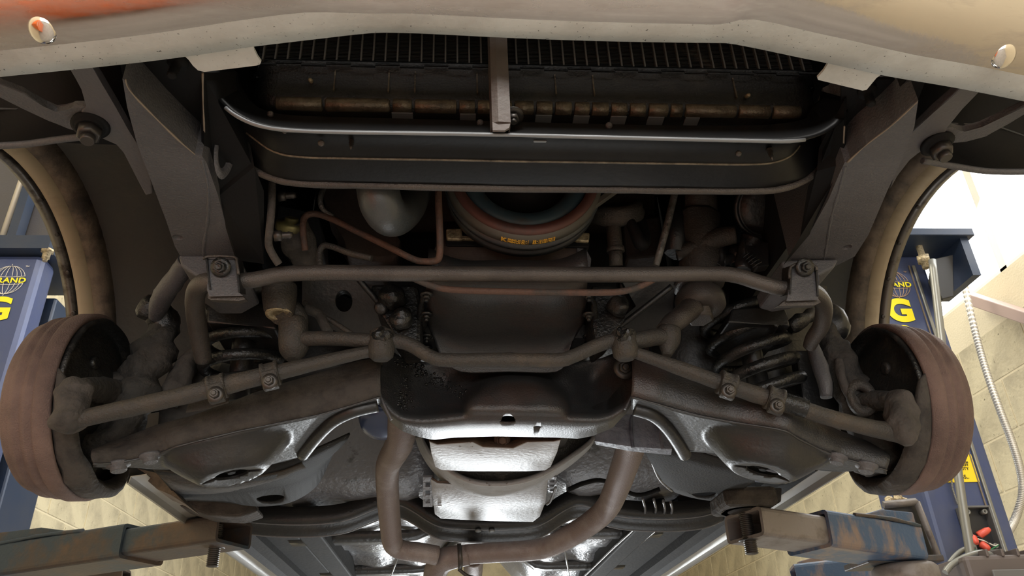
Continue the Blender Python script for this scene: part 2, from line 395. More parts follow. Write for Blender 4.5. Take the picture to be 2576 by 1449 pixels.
for i, ch in enumerate('GRAND'):
    c2 = WA(-9, 779, Y=1.117) + V((0, 0, -.125 * i)); text_mesh('letter', ch, .115, M['yellow'], t, c2 - Lc, (1, 0, 0), (0, 0, 1), .004, xs=1.1)

# right post
RY = 1.1
rx1 = WA(2420, 943, Y=RY).x; rx0 = WA(2322, 1233, Y=RY).x
rtop = WA(2330, 640, Y=RY).z
t, Lc, K = post(1, rx0, rx1, RY, 'blue lift post on the right side with a yellow capacity label')
b = BM(); add_box(b, ((rx0 + rx1) / 2, RY + .14, rtop / 2), (rx1 - rx0, .28, rtop), bevel=.014); K('column', b, M['blue'])
xs_ = WA(2286, 648, Y=RY).x
b = BM(); add_box(b, (WA(2306, 735, Y=RY).x, RY - .003, rtop / 2 + .5), (.004, .004, rtop - 1.1)); K('seam', b, M['seam'])
b = BM(); add_box(b, (rx1 - .05, RY - .004, rtop / 2 + .5), (.012, .008, rtop - 1.1), bevel=.003); K('edge_bead', b, M['pipe'])
b = BM(); p = WA(2345, 610, Y=RY - .1); add_box(b, (p.x + .0, RY - .03, p.z + .015), (.26, .24, .03), bevel=.003); add_box(b, (p.x + .10, RY - .03, p.z - .07), (.03, .2, .16)); K('pulley_bracket', b, M['darkblue'])
b = BM(); p = WA(2322, 650, Y=RY - .1); add_lathe(b, p + V((0, 0, .05)), (0, 0, -1), [(.012, 0), (.012, .04), (.022, .042), (.022, .066), (.013, .068), (.013, .09)], 6); K('bolt', b, M['castgold'])
b = BM()
add_prism(b, [WA(x, y, Y=RY - .09) for x, y in ((2352, 650), (2398, 640), (2400, 745), (2372, 752), (2345, 700))], V((0, .03, 0)), .003); K('pulley_cover', b, M['plastic'])
c = WA(2252, 715, Y=RY - .003); rr = (WA(2286, 715, Y=RY) - c).length
globe(t, c - Lc, rr, (1, 0, 0), (0, 0, 1), M['tan'])
for i, (ch, px, py) in enumerate((('G', 2265, 783), ('R', 2281, 838))):
    text_mesh('letter', ch, .118, M['yellow'], t, WA(px, py, Y=RY - .003) - Lc + (V((0, 0, -.02)) if i else V((0, 0, 0))), (1, 0, 0), (0, 0, 1), .006, xs=1.08)
c2 = WA(2281, 850, Y=RY - .003)
for i, ch in enumerate('AND'): text_mesh('letter', ch, .118, M['yellow'], t, c2 - Lc + V((0, 0, -.13 - .112 * i)), (1, 0, 0), (0, 0, 1), .006, xs=1.08)
# capacity label
q = [WA(x, y, Y=RY - .002) for x, y in ((2360, 1225), (2464, 1212), (2442, 1143), (2340, 1156))]
cx_ = sum((p.x for p in q)) / 4; z0_, z1_ = q[1].z, q[2].z; x0_, x1_ = q[0].x, q[1].x
b = BM(); add_box(b, ((x0_ + x1_) / 2, RY - .002, (z0_ + z1_) / 2), (x1_ - x0_, .003, z1_ - z0_)); K('capacity_label', b, M['labelyellow'])
lw = x1_ - x0_; lh = z1_ - z0_
for s, u, v, sz in (('CAUTION', .5, .86, .13), ('REGARDLESS OF VEHICLES', .5, .70, .075), ('WEIGHT ON THIS LIFT', .5, .60, .085), ('LIFT CAPACITY', .5, .47, .12), ('9000 LBS..', .5, .18, .16)):
    text_mesh('label_text', s, lh * sz * 1.25, M['ink'], t, V((x0_ + lw * u, RY - .0045, z0_ + lh * v)) - Lc, (1, 0, 0), (0, 0, 1), .0002)
# switch box left open with wire nuts
bx = [WA(x, y, Y=RY - .02) for x, y in ((2405, 1285), (2465, 1270), (2528, 1382), (2455, 1395))]
bc = (bx[0] + bx[1] + bx[2] + bx[3]) / 4; bw = (bx[1].x - bx[0].x); bh = bx[0].z - bx[3].z
b = BM(); add_box(b, (bc.x, RY - .008, bc.z), (bw, .012, bh), bevel=.003); K('switch_box', b, M['plastic'])
b = BM()
for sx in (-1, 1): add_box(b, (bc.x + sx * bw / 2, RY - .022, bc.z), (.006, .04, bh + .006), bevel=.001)
for sz in (-1, 1): add_box(b, (bc.x, RY - .022, bc.z + sz * bh / 2), (bw, .04, .006), bevel=.001)
K('box_rim', b, M['boxrim'])
for sx, sz in ((-1, 1), (1, 1), (1, -1)):
    b = BM(); add_lathe(b, V((bc.x + sx * (bw / 2 - .014), RY - .014, bc.z + sz * (bh / 2 - .014))), (0, -1, 0), [(.004, 0), (.008, .001), (.008, .022), (.004, .022), (.004, .0)], 14, cap=False); K('screw_post', b, M['pipe'])
for (px, py, ex, ey) in ((2460, 1348, 2490, 1330), (2445, 1350, 2458, 1368), (2466, 1368, 2490, 1382)):
    b = BM(); p0, p1 = WA(px, py, Y=RY - .03), WA(ex, ey, Y=RY - .045)
    add_lathe(b, p0, p1 - p0, [(.010, 0), (.012, .004), (.010, (p1 - p0).length * .75), (.006, (p1 - p0).length)], 8); K('wire_nut', b, M['rednut'])
for pts, m, r in (([(2460, 1366), (2450, 1380), (2475, 1390), (2500, 1378), (2512, 1370)], 'green', .0022), ([(2458, 1355), (2480, 1362), (2500, 1372), (2512, 1370)], 'white', .002), ([(2452, 1352), (2462, 1350), (2475, 1358), (2488, 1366)], 'plastic', .002)):
    b = BM(); add_tube(b, [WA(x, y, Y=RY - .04) for x, y in pts], r, 6); K('wire', b, M[m])
# motor at the foot of the picture
b = BM(); p = WA(2480, 1449, Y=RY - .12)
add_box(b, (p.x + .02, p.y, p.z - .02), (.24, .16, .13), bevel=.012)
for i in range(4): add_box(b, (p.x - .03 + i * .045, p.y, p.z + .05), (.008, .165, .02), bevel=.002)
K('motor_housing', b, M['motor'])
b = BM(); q1 = WA(2540, 1437, Y=RY - .24); add_box(b, (q1.x + .03, q1.y, q1.z - .04), (.16, .006, .09), bevel=.003); K('cover_plate', b, M['boxrim'])
b = BM(); add_lathe(b, WA(2512, 1425, Y=RY - .16), (0, 0, 1), [(.026, -.02), (.026, .01), (.021, .014), (.021, .03)], 16); K('cable_gland', b, M['motor'])
b = BM(); add_tube(b, [WA(x, y, Y=RY - .16) for x, y in ((2515, 1418), (2500, 1400), (2470, 1390), (2430, 1400), (2395, 1420), (2378, 1440))], .0085, 10)
K('motor_cable', b, M['pipe'])
b = BM(); add_tube(b, [WA(x, y, Y=RY - .10) for x, y in ((2450, 1375), (2420, 1385), (2395, 1408), (2376, 1440))], .0075, 10); K('motor_cable', b, M['pipe'])
b = BM()
pts = [WA(2392, 1190, Y=RY - .012), WA(2396, 1225, Y=RY - .012), WA(2403, 1250, Y=RY - .012), WA(2411, 1272, Y=RY - .012)]
for i in range(26):
    p = smooth_path(pts, 10)[min(i + 2, 29)]; add_lathe(b, p, (0, math.cos(i), 1), [(.002, -.002), (.0035, 0), (.002, .002)], 6)
K('ball_chain', b, M['pipe'])

# conduit pipe in front of the right post and the corrugated conduit beside it
b = BM(); add_tube(b, [WA(2345, 655, Y=.95), WA(2362, 800, Y=.95), WA(2392, 1050, Y=.95), WA(2420, 1260, Y=.95), WA(2452, 1460, Y=.95)], .0125, 14, k=4)
tag(obj('conduit_pipe', b, M['pipe']), 'straight grey conduit pipe running down in front of the right lift post', 'pipe')
fp = smooth_path([WA(x, y, X=X_) for x, y, X_ in ((2420, 690, 1.95), (2452, 830, 1.9), (2480, 930, 1.86), (2515, 1030, 1.82), (2545, 1110, 1.8), (2566, 1180, 1.78), (2572, 1240, 1.76), (2556, 1300, 1.72), (2534, 1340, 1.66), (2510, 1368, 1.60))], 14)
b = BM(); rads = []
pp = []
L_ = 0
for i in range(len(fp) - 1):
    for j in range(4):
        pp.append(lerp(fp[i], fp[i + 1], j / 4)); rads.append(.0105 + .0028 * (1 if j in (1, 2) else 0))
add_tube(b, pp, rads, 10, True, 1)
tag(obj('flexible_conduit', b, M['flex']), 'ribbed metal flexible conduit hanging beside the right post against the block wall', 'conduit')

# ---------------------------------------------------------------- lift arms
def boxtube(b, p0, p1, w, h, t=.008, up=V((0, 0, 1))):
    """open-ended rectangular steel tube from p0 to p1 with real wall thickness"""
    d = (p1 - p0).normalized(); s = d.cross(up).normalized(); u = s.cross(d).normalized()
    def ring(p, w, h, r):
        out = []
        for (cx, cy, a0) in ((w / 2 - r, h / 2 - r, 0), (-w / 2 + r, h / 2 - r, PI / 2), (-w / 2 + r, -h / 2 + r, PI), (w / 2 - r, -h / 2 + r, 1.5 * PI)):
            for k in range(4):
                a = a0 + PI / 2 * k / 3; out.append(p + s * (cx + r * math.cos(a)) + u * (cy + r * math.sin(a)))
        return out
    rs = [ring(p0, w - 2 * t, h - 2 * t, .005), ring(p0, w, h, .012), ring(p1, w, h, .012), ring(p1, w - 2 * t, h - 2 * t, .005)]
    vs = [[b.verts.new(p) for p in r] for r in rs]; n = 16
    for x, y in zip(vs, vs[1:] + vs[:1]):
        for i in range(n): b.faces.new((x[i], x[(i + 1) % n], y[(i + 1) % n], y[i]))
UPZ = V((0, 0, 1))
def arm(side, tip, join, far, w, h, label, m_in, m_out, screw, group=None):
    """tip, join, far: mid-height points on the front edge line of the arm, car coordinates"""
    off = V((0, 0, Z0)); tip, join, far = tip + off, join + off, far + off
    d = (tip - far).normalized(); d.z = 0; d.normalize()
    s = V((-d.y, d.x, 0)); s = s if s.y > 0 else -s
    t = thing('swing_arm', label, 'lift arm', far + s * w / 2)
    L = t.location.copy()
    def K(n, b, m, **k):
        for v in b.verts: v.co -= L
        return obj(n, b, m, t, **k)
    b = BM(); boxtube(b, tip + s * w / 2, far + s * w / 2 + (tip - far) * .2, w, h); K('inner_tube', b, m_in, bevel=.0)
    b = BM(); boxtube(b, join + s * w / 2, far + s * w / 2, w + .02, h + .02, .009); K('outer_tube', b, m_out)
    # gusset plates welded on top of the outer tube, towards the pivot
    b = BM(); a0 = lerp(join, far, .35) + V((0, 0, h / 2 + .008)); a1 = far + V((0, 0, h / 2 + .008))
    add_prism(b, [a0, a0 + (a1 - a0) * .45 + V((0, 0, .028)), a1 + V((0, 0, .034)), a1 + V((0, 0, 0))], s * .012, .003)
    add_prism(b, [a0 + s * w, a0 + (a1 - a0) * .45 + V((0, 0, .028)) + s * w, a1 + V((0, 0, .034)) + s * w, a1 + s * w], s * .012, .003)
    K('gusset', b, m_out)
    b = BM(); add_tube(b, [lerp(join, far, .3) + V((0, 0, h / 2 + .008)) - s * .006, lerp(join, far, .65) + V((0, 0, h / 2 + .012)) - s * .008, far + V((0, 0, h / 2 + .006)) - s * .008], .005, 8, lump=.5); K('weld_bead', b, M['arm'])
    # lifting screw through the tip
    c = tip + s * w * .5 - d * screw
    b = BM(); pr = [(.0125, 0)]
    n = 30; L0, L1 = -h / 2 - (.045 if side < 0 else .030), h / 2 + .03
    for i in range(n + 1):
        z = lerp(L0, L1, i / n); pr += [(.0125, z), (.0152, z + .0012), (.0152, z + .0022), (.0125, z + .0034)]
    add_lathe(b, c, (0, 0, 1), [(.010, L0 - .001)] + pr[1:], 18); K('lifting_screw', b, M['thread'])
    b = BM(); add_lathe(b, c + V((0, 0, -h / 2 - .0006)), (0, 0, 1), [(.016, 0), (.025, 0), (.025, .0012), (.016, .0012)], 28, cap=False); K('screw_collar', b, M['plastic'])
    return t, c, K, s, d
tL, cL, KL, sL, dL = arm(-1, A(545, 1326, Y=.72), A(312, 1360, Y=.84), A(-30, 1412, Y=1.03), .135, .066,
    'rust-scraped lift arm under the left side of the car', M['arm'], M['arm'], .055)
tR, cR, KR, sR, dR = arm(1, A(1919, 1308, Y=.49), A(2080, 1328, Y=.57), A(2318, 1364, Y=.70), .125, .066,
    'scuffed blue lift arm under the right side of the car', M['armunder'], M['armblue'], .01)
# pivot bracket of the right arm
b = BM(); e = V((0, 0, Z0)); pv = [A(x, y, Y=.78) + e for x, y in ((2222, 1270), (2306, 1262), (2362, 1405), (2318, 1412))]
for p_, q_ in zip(pv, pv[1:]): add_tube(b, [p_, q_], .010, 4, k=1)
KR('pivot_bracket', b, M['armunder'])
b = BM(); add_prism(b, [A(x, y, Y=.80) + e for x, y in ((2222, 1278), (2300, 1270), (2352, 1400), (2330, 1405))], V((0, .01, 0))); KR('bracket_back', b, M['plastic'])
b = BM(); p = A(2260, 1412, Y=.76) + e; add_box(b, p + V((0, .03, 0)), (.20, .14, .016), bevel=.003); KR('pivot_plate', b, M['arm'])
b = BM(); p = A(2275, 1432, Y=.76) + e; add_lathe(b, p, (0, 0, 1), [(.075, -.035), (.08, -.03), (.08, .0), (.07, .01)], 28); KR('pivot_drum', b, M['armunder'])
for (x, y) in ((2240, 1262), (2262, 1256), (2278, 1266)):
    b = BM(); add_lathe(b, A(x, y, Y=.84) + e, (-.6, -.6, .3), [(.004, 0), (.012, .002), (.012, .014), (.008, .016)], 6); KR('nut', b, M['castgold'])
# second arms of the same posts, pointing rearwards
b = BM(); t2 = thing('swing_arm', 'dark blue rear lift arm low behind the right front arm', 'lift arm', (1.3, 1.5, Z0 - .3))
L = t2.location.copy(); b = BM(); boxtube(b, A(2000, 1462, Y=1.3) + e - L, A(2330, 1425, Y=1.2) + e - L, .12, .09); obj('outer_tube', b, M['armblue'], t2)
b = BM(); add_prism(b, [A(x, y, Y=1.27) + e - L for x, y in ((2010, 1412), (2050, 1400), (2290, 1412), (2290, 1440), (2008, 1440))], V((0, .02, 0)), .003); obj('gusset', b, M['armblue'], t2)
t3 = thing('swing_arm', 'dark rear lift arm just showing below the left front arm', 'lift arm', (-.8, 1.6, Z0 - .2)); L = t3.location.copy()
b = BM(); boxtube(b, A(318, 1452, Y=1.4) + e - L, A(200, 1470, Y=1.4) + e - L, .08, .05); obj('inner_tube', b, M['arm'], t3)
# rubber-topped adapter pads on both arms
def pad(c, h, topz, label, cm, wide, tall):
    t = thing('lift_pad', label, 'lift pad', c + V((0, 0, h / 2))); z = c.z + h / 2
    b = BM(); add_box(b, (0, 0, (topz - z) - tall / 2), (wide, .13, tall), bevel=.012); obj('pad', b, cm, t, sub=0)
    b = BM(); add_lathe(b, V((0, 0, 0)), (0, 0, 1), [(.03, .0), (.05, .006), (.055, topz - z - tall)], 20); obj('pad_base', b, M['thread'], t)
    return t
pad(cL, .056, A(550, 1248, Y=.76).z + Z0, 'black rubber lift pad pressed under the left subframe leg', M['oldrubber'], .17, .034)
pad(cR, .060, A(1900, 1232, Y=.53).z + Z0, 'grimy steel-cornered lift pad under the right subframe leg', M['caked'], .125, .045)

# ---------------------------------------------------------------- the car
car = thing('car', 'underside of a raised black-painted old car, seen from below its front bumper', 'car', (0, 0, Z0))
def Aseq(pts, **k): return [A(x, y, **k) for x, y in pts]

# --- front bumper: edge path at constant height, section swept outwards
edge = [(-90, 200), (0, 188), (150, 173), (320, 155), (450, 139), (560, 123), (640, 111), (800, 92), (935, 77), (1020, 77), (1100, 80), (1300, 90), (1500, 97), (1700, 101), (1790, 102), (1850, 106), (2000, 137), (2083, 154), (2230, 186), (2400, 215), (2576, 250), (2680, 272)]
EP = [A(x, y, S=.16) for x, y in edge]
prof = [(0, 0), (.018, -.003), (.034, -.003), (.048, .001), (.064, .012), (.076, .028), (.084, .05), (.088, .08), (.086, .12), (.07, .155), (.04, .17), (0, .172)]
rows = []; n = len(EP)
EP2 = []
for i, p in enumerate(EP):
    t = (EP[min(i + 1, n - 1)] - EP[max(i - 1, 0)]).normalized(); out = V((t.y, -t.x, 0))
    x = edge[i][0]
    k = .80 if 935 <= x <= 1790 else 1.08
    EP2.append((p, out, k))
for j in range(len(prof)):
    rows.append([p + out * prof[j][0] * k + V((0, 0, prof[j][1])) for p, out, k in EP2])
def sub_rows(rows, k=3):
    return [smooth_path(r, k) for r in rows]
b = BM(); add_grid(b, sub_rows(rows)); npr = (len(EP) - 1) * 3
for i_, f in enumerate(b.faces): f.material_index = 1 if i_ // npr < 2 else 0
bumper = obj('bumper', b, M['chrome'], car, solid=.003, off=1, label='weathered chrome front bumper across the top'); bumper.data.materials.append(M['flange'])
# folded mounting tabs
for poly in ([(448, 136), (462, 139), (474, 150), (486, 166), (498, 177), (514, 181), (580, 173), (645, 165), (654, 162), (657, 156), (648, 143), (639, 125), (637, 106), (540, 120)],
             [(2078, 148), (2084, 158), (2072, 178), (2056, 196), (2058, 201), (2120, 216), (2170, 228), (2180, 226), (2190, 214), (2205, 196), (2222, 184), (2236, 182), (2150, 160)]):
    b = BM(); add_prism(b, Aseq(poly, S=.160), V((0, 0, .003))); obj('bumper_tab', b, M['flange'], bumper)
for (x, y, sgn) in ((100, 70, 0), (2528, 152, 0)):
    # head sits on the swept face: find nearest edge station and place on the curve
    best = None
    for (p, out, k) in [(lerp(EP2[i][0], EP2[i + 1][0], t / 10), lerp(EP2[i][1], EP2[i + 1][1], t / 10), EP2[i][2]) for i in range(n - 1) for t in range(10)]:
        for j in range(3, len(prof) - 1):
            for u in (0, .25, .5, .75):
                d0 = lerp(prof[j][0], prof[j + 1][0], u); s0 = lerp(prof[j][1], prof[j + 1][1], u)
                q = p + out * d0 * k + V((0, 0, s0)); v = q - EYE
                c0, c1, c2 = v.x * XA[0] + v.y * YA[0] + v.z * ZA[0], v.x * XA[1] + v.y * YA[1] + v.z * ZA[1], v.x * XA[2] + v.y * YA[2] + v.z * ZA[2]
                e2 = (1288 + FPX * c0 / c2 - x) ** 2 + (724.5 + FPX * c1 / c2 - y) ** 2
                if best is None or e2 < best[0]:
                    dn = V((prof[j + 1][1] - prof[j][1], -(prof[j + 1][0] - prof[j][0]))).normalized() if False else None
                    tx, tz = prof[j + 1][0] - prof[j][0], prof[j + 1][1] - prof[j][1]
                    best = (e2, q, (out * tz - V((0, 0, 1)) * tx).normalized())
    b = BM(); add_lathe(b, best[1] - best[2] * .002, best[2], [(.0145, 0), (.0145, .003), (.0125, .006), (.008, .008), (.0, .0085)], 28)
    obj('bumper_bolt', b, M['boltchrome'], bumper)

# --- radiator core, tubes and tank
RYc = -.47
x0, x1 = A(640, 165, Y=RYc).x, A(2052, 190, Y=RYc).x; sb = .318
b = BM(); add_box(b, ((x0 + x1) / 2, RYc + .03, sb + .2), (x1 - x0, .03, .42)); rad = obj('radiator', b, M['radiator'], car, label='black radiator core above its ribbed bottom tank')
b = BM()
for i in range(150): add_box(b, ((x0 + x1) / 2, RYc + .005, sb + .004 + i * .0026), (x1 - x0 - .01, .02, .0007))
o = obj('fins', b, M['fins'], rad); o['kind'] = 'stuff'
tb = BM(); add_box(tb, (0, 0, .20), (.0022, .006, .40)); tme = bpy.data.meshes.new('tube'); tb.to_mesh(tme); tb.free(); tme.materials.append(M['tubes'])
k_ = 0
xx = x0 + .012
while xx < x1 - .005:
    o = bpy.data.objects.new('tube', tme); C.objects.link(o); o.parent = rad; o.location = (xx, RYc - .006, sb + random.uniform(-.001, .001)); xx += .0162
# header lip with castellations + tank
tank = [(RYc - .010, sb - .001), (RYc - .012, sb - .006), (RYc + .000, sb - .010), (RYc + .002, sb - .046), (RYc + .006, sb - .056), (RYc + .016, sb - .064), (RYc + .030, sb - .066), (RYc + .055, sb - .064)]
cols = []
NX = 60
for i in range(NX + 1):
    u = i / NX; x = lerp(x0 - .004, x1 + .004, u); e = min(u, 1 - u) * (x1 - x0)
    rd = 1 - max(0, (.03 - e) / .03) ** 2 if e < .03 else 1
    cols.append([V((x, y + (1 - rd) * .03, s if j < 3 else lerp(sb - .03, s, .5 + .5 * rd))) for j, (y, s) in enumerate(tank)])
b = BM(); add_grid(b, cols); obj('bottom_tank', b, M['radiator'], rad, solid=.002)
divs = [815, 985, 1040, 1152, 1198, 1240, 1290, 1345, 1392, 1440, 1484, 1532, 1578, 1625, 1680, 1716, 1850, 1935]
ps = [A(x, 268, Y=RYc + .012).x for x in [690] + divs + [2010]]
for i, (a, c) in enumerate(zip(ps, ps[1:])):
    b = BM(); r = .0095
    p0_, p1_ = V((a + .0018, RYc + .012, sb - .058)), V((c - .0018, RYc + .012, sb - .058))
    add_tube(b, [p0_, lerp(p0_, p1_, .03), lerp(p0_, p1_, .97), p1_], [r * .8, r, r, r * .8], 12, k=1); obj('crimp_rib', b, M['crimp'], rad)
for (a, c) in ((985, 1040), (1156, 1198), (1272, 1292), (1345, 1388), (1440, 1482), (1532, 1574), (1625, 1668), (1718, 1756)):
    q0, q1 = A(a, 284, Y=RYc + .022), A(c, 288, Y=RYc + .022)
    b = BM(); add_box(b, ((q0.x + q1.x) / 2, RYc + .024, sb - .0665), (q1.x - q0.x - .001, .016, .002), bevel=.0005); obj('tank_tab', b, M['tab'], rad)
for i, (x, y0, y1) in enumerate(((845, 175, 255), (980, 175, 250), (1045, 180, 255), (1200, 185, 255), (1395, 190, 262), (1490, 195, 265), (1850, 235, 268))):
    q = A(x, y0, Y=RYc); b = BM(); add_box(b, (q.x, RYc - .001, sb - .027), (.002, .003, .038)); obj('tank_seam', b, M['crimp'], rad)
for (x, y) in ((783, 205), (1877, 243)):
    q = A(x, y, Y=RYc - .002); b = BM(); add_lathe(b, q, (0, -1, -.6), [(.003, 0), (.003, .010), (.0015, .011)], 8); obj('tank_stud', b, M['castgold'], rad)
# pale castellated edge line under the core
b = BM()
cx0 = x0
for i in range(24):
    a = lerp(x0, x1, i / 24); c = lerp(x0, x1, (i + 1) / 24); z = sb - (.009 if i % 2 else .0125)
    add_box(b, ((a + c) / 2, RYc - .013, z), (c - a, .002, .003))
obj('header_lip', b, M['radiator'], rad)

# --- lower radiator support: one pressing with upturned ends
sup = [  # front shelf, front lip, inner step, rear inner, rear lip   (pixel columns)
 ((596, 182), (528, 182), (560, 240), (575, 300), (585, 330)),
 ((606, 215), (540, 228), (575, 285), (585, 335), (590, 365)),
 ((625, 250), (565, 262), (605, 318), (605, 365), (602, 390)),
 ((655, 275), (600, 290), (640, 347), (640, 400), (640, 420)),
 ((700, 288), (655, 314), (690, 380), (685, 430), (692, 444)),
 ((770, 294), (735, 326), (755, 393), (750, 444), (762, 456)),
 ((900, 298), (880, 331), (890, 397), (890, 448), (895, 460)),
 ((1100, 303), (1090, 334), (1090, 400), (1090, 452), (1095, 465)),
 ((1300, 309), (1295, 338), (1295, 404), (1295, 457), (1300, 469)),
 ((1500, 314), (1500, 343), (1500, 407), (1500, 459), (1500, 471)),
 ((1700, 318), (1700, 348), (1700, 410), (1700, 461), (1700, 474)),
 ((1880, 318), (1880, 352), (1870, 412), (1870, 463), (1870, 475)),
 ((1960, 313), (1980, 353), (1940, 408), (1945, 456), (1960, 470)),
 ((2010, 305), (2050, 342), (1985, 392), (2010, 440), (2025, 447)),
 ((2045, 290), (2095, 318), (2010, 365), (2050, 405), (2062, 410)),
 ((2060, 262), (2122, 290), (2025, 330), (2065, 365), (2080, 372)),
 ((2066, 230), (2130, 245), (2032, 290), (2070, 320), (2090, 325))]
Yk = (-.475, -.512, -.455, -.415, -.402)
rows = [[A(*st[j], Y=Yk[j]) for st in sup] for j in range(5)]
rows = [smooth_path(r, 4) for r in rows]
lipF = [p + V((0, -.0035, -.004)) for p in rows[1]]
step = [p + V((0, -.010, .004)) for p in rows[2]]
backup = [p + V((0, .012, .012)) for p in rows[4]]; back2 = [p + V((0, .012, .05)) for p in rows[4]]
top2 = [p + V((0, .0, .05)) for p in rows[0]]
b = BM(); add_grid(b, [rows[0], [lerp(p, q, .8) + V((0, 0, -.002)) for p, q in zip(rows[0], rows[1])], lipF, [p + V((0, .005, .002)) for p in rows[1]], [lerp(p, q, .5) + V((0, 0, .012)) for p, q in zip(rows[1], step)], step, rows[2], rows[3], [p + V((0, 0, -.003)) for p in rows[4]], backup, back2])
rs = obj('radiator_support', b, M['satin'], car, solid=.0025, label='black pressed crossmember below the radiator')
b = BM(); add_tube(b, [p + V((0, -.002, -.002)) for p in lipF[9:-14]], .0024, 8, k=1, lump=.25); obj('front_lip_highlight', b, M['tab'], rs)  # pale strip paints the highlight along the middle of the black lip
b = BM(); add_tube(b, [p + V((0, 0, -.0035)) for p in rows[4][4:-8]], .0055, 10, k=1, lump=.15); obj('rear_lip', b, M['bar'], rs)  # brown tone paints the highlight on the rounded rear edge
b = BM(); add_tube(b, [p + V((0, 0, -.001)) for p in rows[2][10:-8]], .0018, 6, k=1); obj('step_crease', b, M['crimp'], rs)
for (x, y, kind) in ((885, 350, 0), (1936, 378, 0), (1285, 345, 1)):
    q = A(x, y, Y=-.478); b = BM()
    pr = [(.0045, 0)]
    for i in range(5 if kind == 0 else 2): pr += [(.0048 - i * .0006, .002 + i * .0032), (.003 - i * .0004, .0036 + i * .0032)]
    add_lathe(b, q + V((0, 0, .002)), (0, -.05, -1), pr + [(.0004, pr[-1][1] + .003)], 10); obj('screw', b, M['thread'], rs)
for (x, y, r, Y_) in ((808, 360, .0042, -.48), (1858, 386, .0038, -.478), (1208, 309, .0045, -.49), (1532, 316, .0045, -.49), (716, 330, .003, -.51), (680, 287, .004, -.49)):
    q = A(x, y, Y=Y_); b = BM(); add_lathe(b, q, (0, -1, -1), [(r, -.002), (r, .001), (r * .6, .002), (0, .002)], 14); obj('plug', b, M['bar'], rs)
q = A(1358, 352, Y=-.483); b = BM(); add_box(b, q, (.017, .004, .007), bevel=.001); obj('clip_tab', b, M['tab'], rs)
# brace from the support to the hood latch
q0, q1 = A(1262, 318, Y=-.528), A(1262, 85, Y=-.528)
b = BM()
xw = .0105; xl = .0075
z0, z1 = q0.z + .002, q1.z + .12
prof2 = [(-xw - xl * .2, .022), (-xw, .002), (-xw * .35, -.001), (xw, 0), (xw, .020)]
add_grid(b, [[V((q0.x + x, q0.y + y, z)) for x, y in prof2] for z in (z0 + .004, lerp(z0, z1, .5), z1)], smooth=False)
add_prism(b, [V((q0.x - xw, q0.y + .001, z0 + .004)), V((q0.x + xw, q0.y + .001, z0 + .004)), V((q0.x + xw * .8, q0.y, z0 - .004)), V((q0.x + xw * .3, q0.y, z0 - .008)), V((q0.x - xw, q0.y, z0 - .008))], V((0, .002, 0)))
lb = obj('latch_brace', b, mat('primer_brace', (.11, .092, .083), .6, .1, (.07, .045, .037), 14, (.5, .7), .2, 200), car, solid=.002, label='grey-brown upright brace in front of the radiator')
q = A(1291, 300, Y=-.505); b = BM(); add_bolt(b, q + V((0, 0, .006)), (0, -.3, -1), .008, .010); obj('bolt', b, M['thread'], rs)

# --- frame rails
def frame_rail(under, inner_up, name_label, seam, hole, mirror=1):
    poly = Aseq(under, S=.165)
    b = BM(); add_prism(b, poly, V((0, 0, .13)))
    o = obj('frame_rail', b, M['dusty'], car, label=name_label)
    cb = BM(); add_lathe(cb, A(*hole, S=.165) + V((0, 0, -.01)), (0, 0, 1), [(.0075, 0), (.0075, .05)], 20); cut(o, cb)
    b = BM(); pts = [A(x, y, S=.1655) for x, y in seam]; add_tube(b, pts, .0024, 8, k=14, lump=.6, flat=.8); obj('weld_seam', b, M['dusty'], o)
    return o
RL = frame_rail([(308, 198), (318, 204), (338, 240), (400, 305), (455, 358), (490, 388), (508, 392), (520, 410), (548, 490), (575, 590), (598, 652), (520, 658), (458, 652), (440, 620), (418, 555), (395, 495), (345, 362), (320, 270)], None, 'dusty grey left frame horn, narrowing towards the bumper',
                [(508, 400), (520, 450), (525, 500), (522, 560), (514, 610), (512, 650)], (447, 597))
RR = frame_rail([(2310, 252), (2290, 268), (2240, 315), (2180, 362), (2140, 402), (2125, 408), (2110, 440), (2085, 500), (2040, 580), (1985, 650), (2010, 672), (2060, 690), (2105, 668), (2150, 645), (2185, 590), (2232, 480), (2272, 395), (2300, 320)], None, 'dusty grey right frame horn, rim-lit along its outer edge',
                [(2125, 418), (2116, 460), (2098, 520), (2088, 560), (2080, 610), (2072, 660)], (2131, 622))
for rail, pts in ((RL, [(316, 200), (330, 232), (400, 305), (455, 358), (490, 388)]), (RR, [(2308, 256), (2240, 318), (2180, 364), (2132, 408)])):
    b = BM(); add_tube(b, Aseq(pts, S=.1625), .0011, 6, lump=.8); obj('sealer_bead', b, M['seam'], rail)
for rail, pts in ((RL, [(510, 184), (511, 260), (514, 330), (513, 372), (506, 386)]), (RR, [(2124, 318), (2122, 380), (2126, 412)])):
    b = BM(); add_tube(b, Aseq(pts, S=.19), .0011, 6, lump=.8); obj('sealer_bead', b, M['seam'], rail)
# baffles between horns and radiator support (dark sheet metal further up)
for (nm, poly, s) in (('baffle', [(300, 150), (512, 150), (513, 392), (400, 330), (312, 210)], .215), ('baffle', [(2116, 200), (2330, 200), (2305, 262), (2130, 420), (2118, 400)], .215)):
    b = BM(); add_prism(b, Aseq(poly, S=s), V((0, 0, .004))); obj(nm, b, M['rubber'], car)
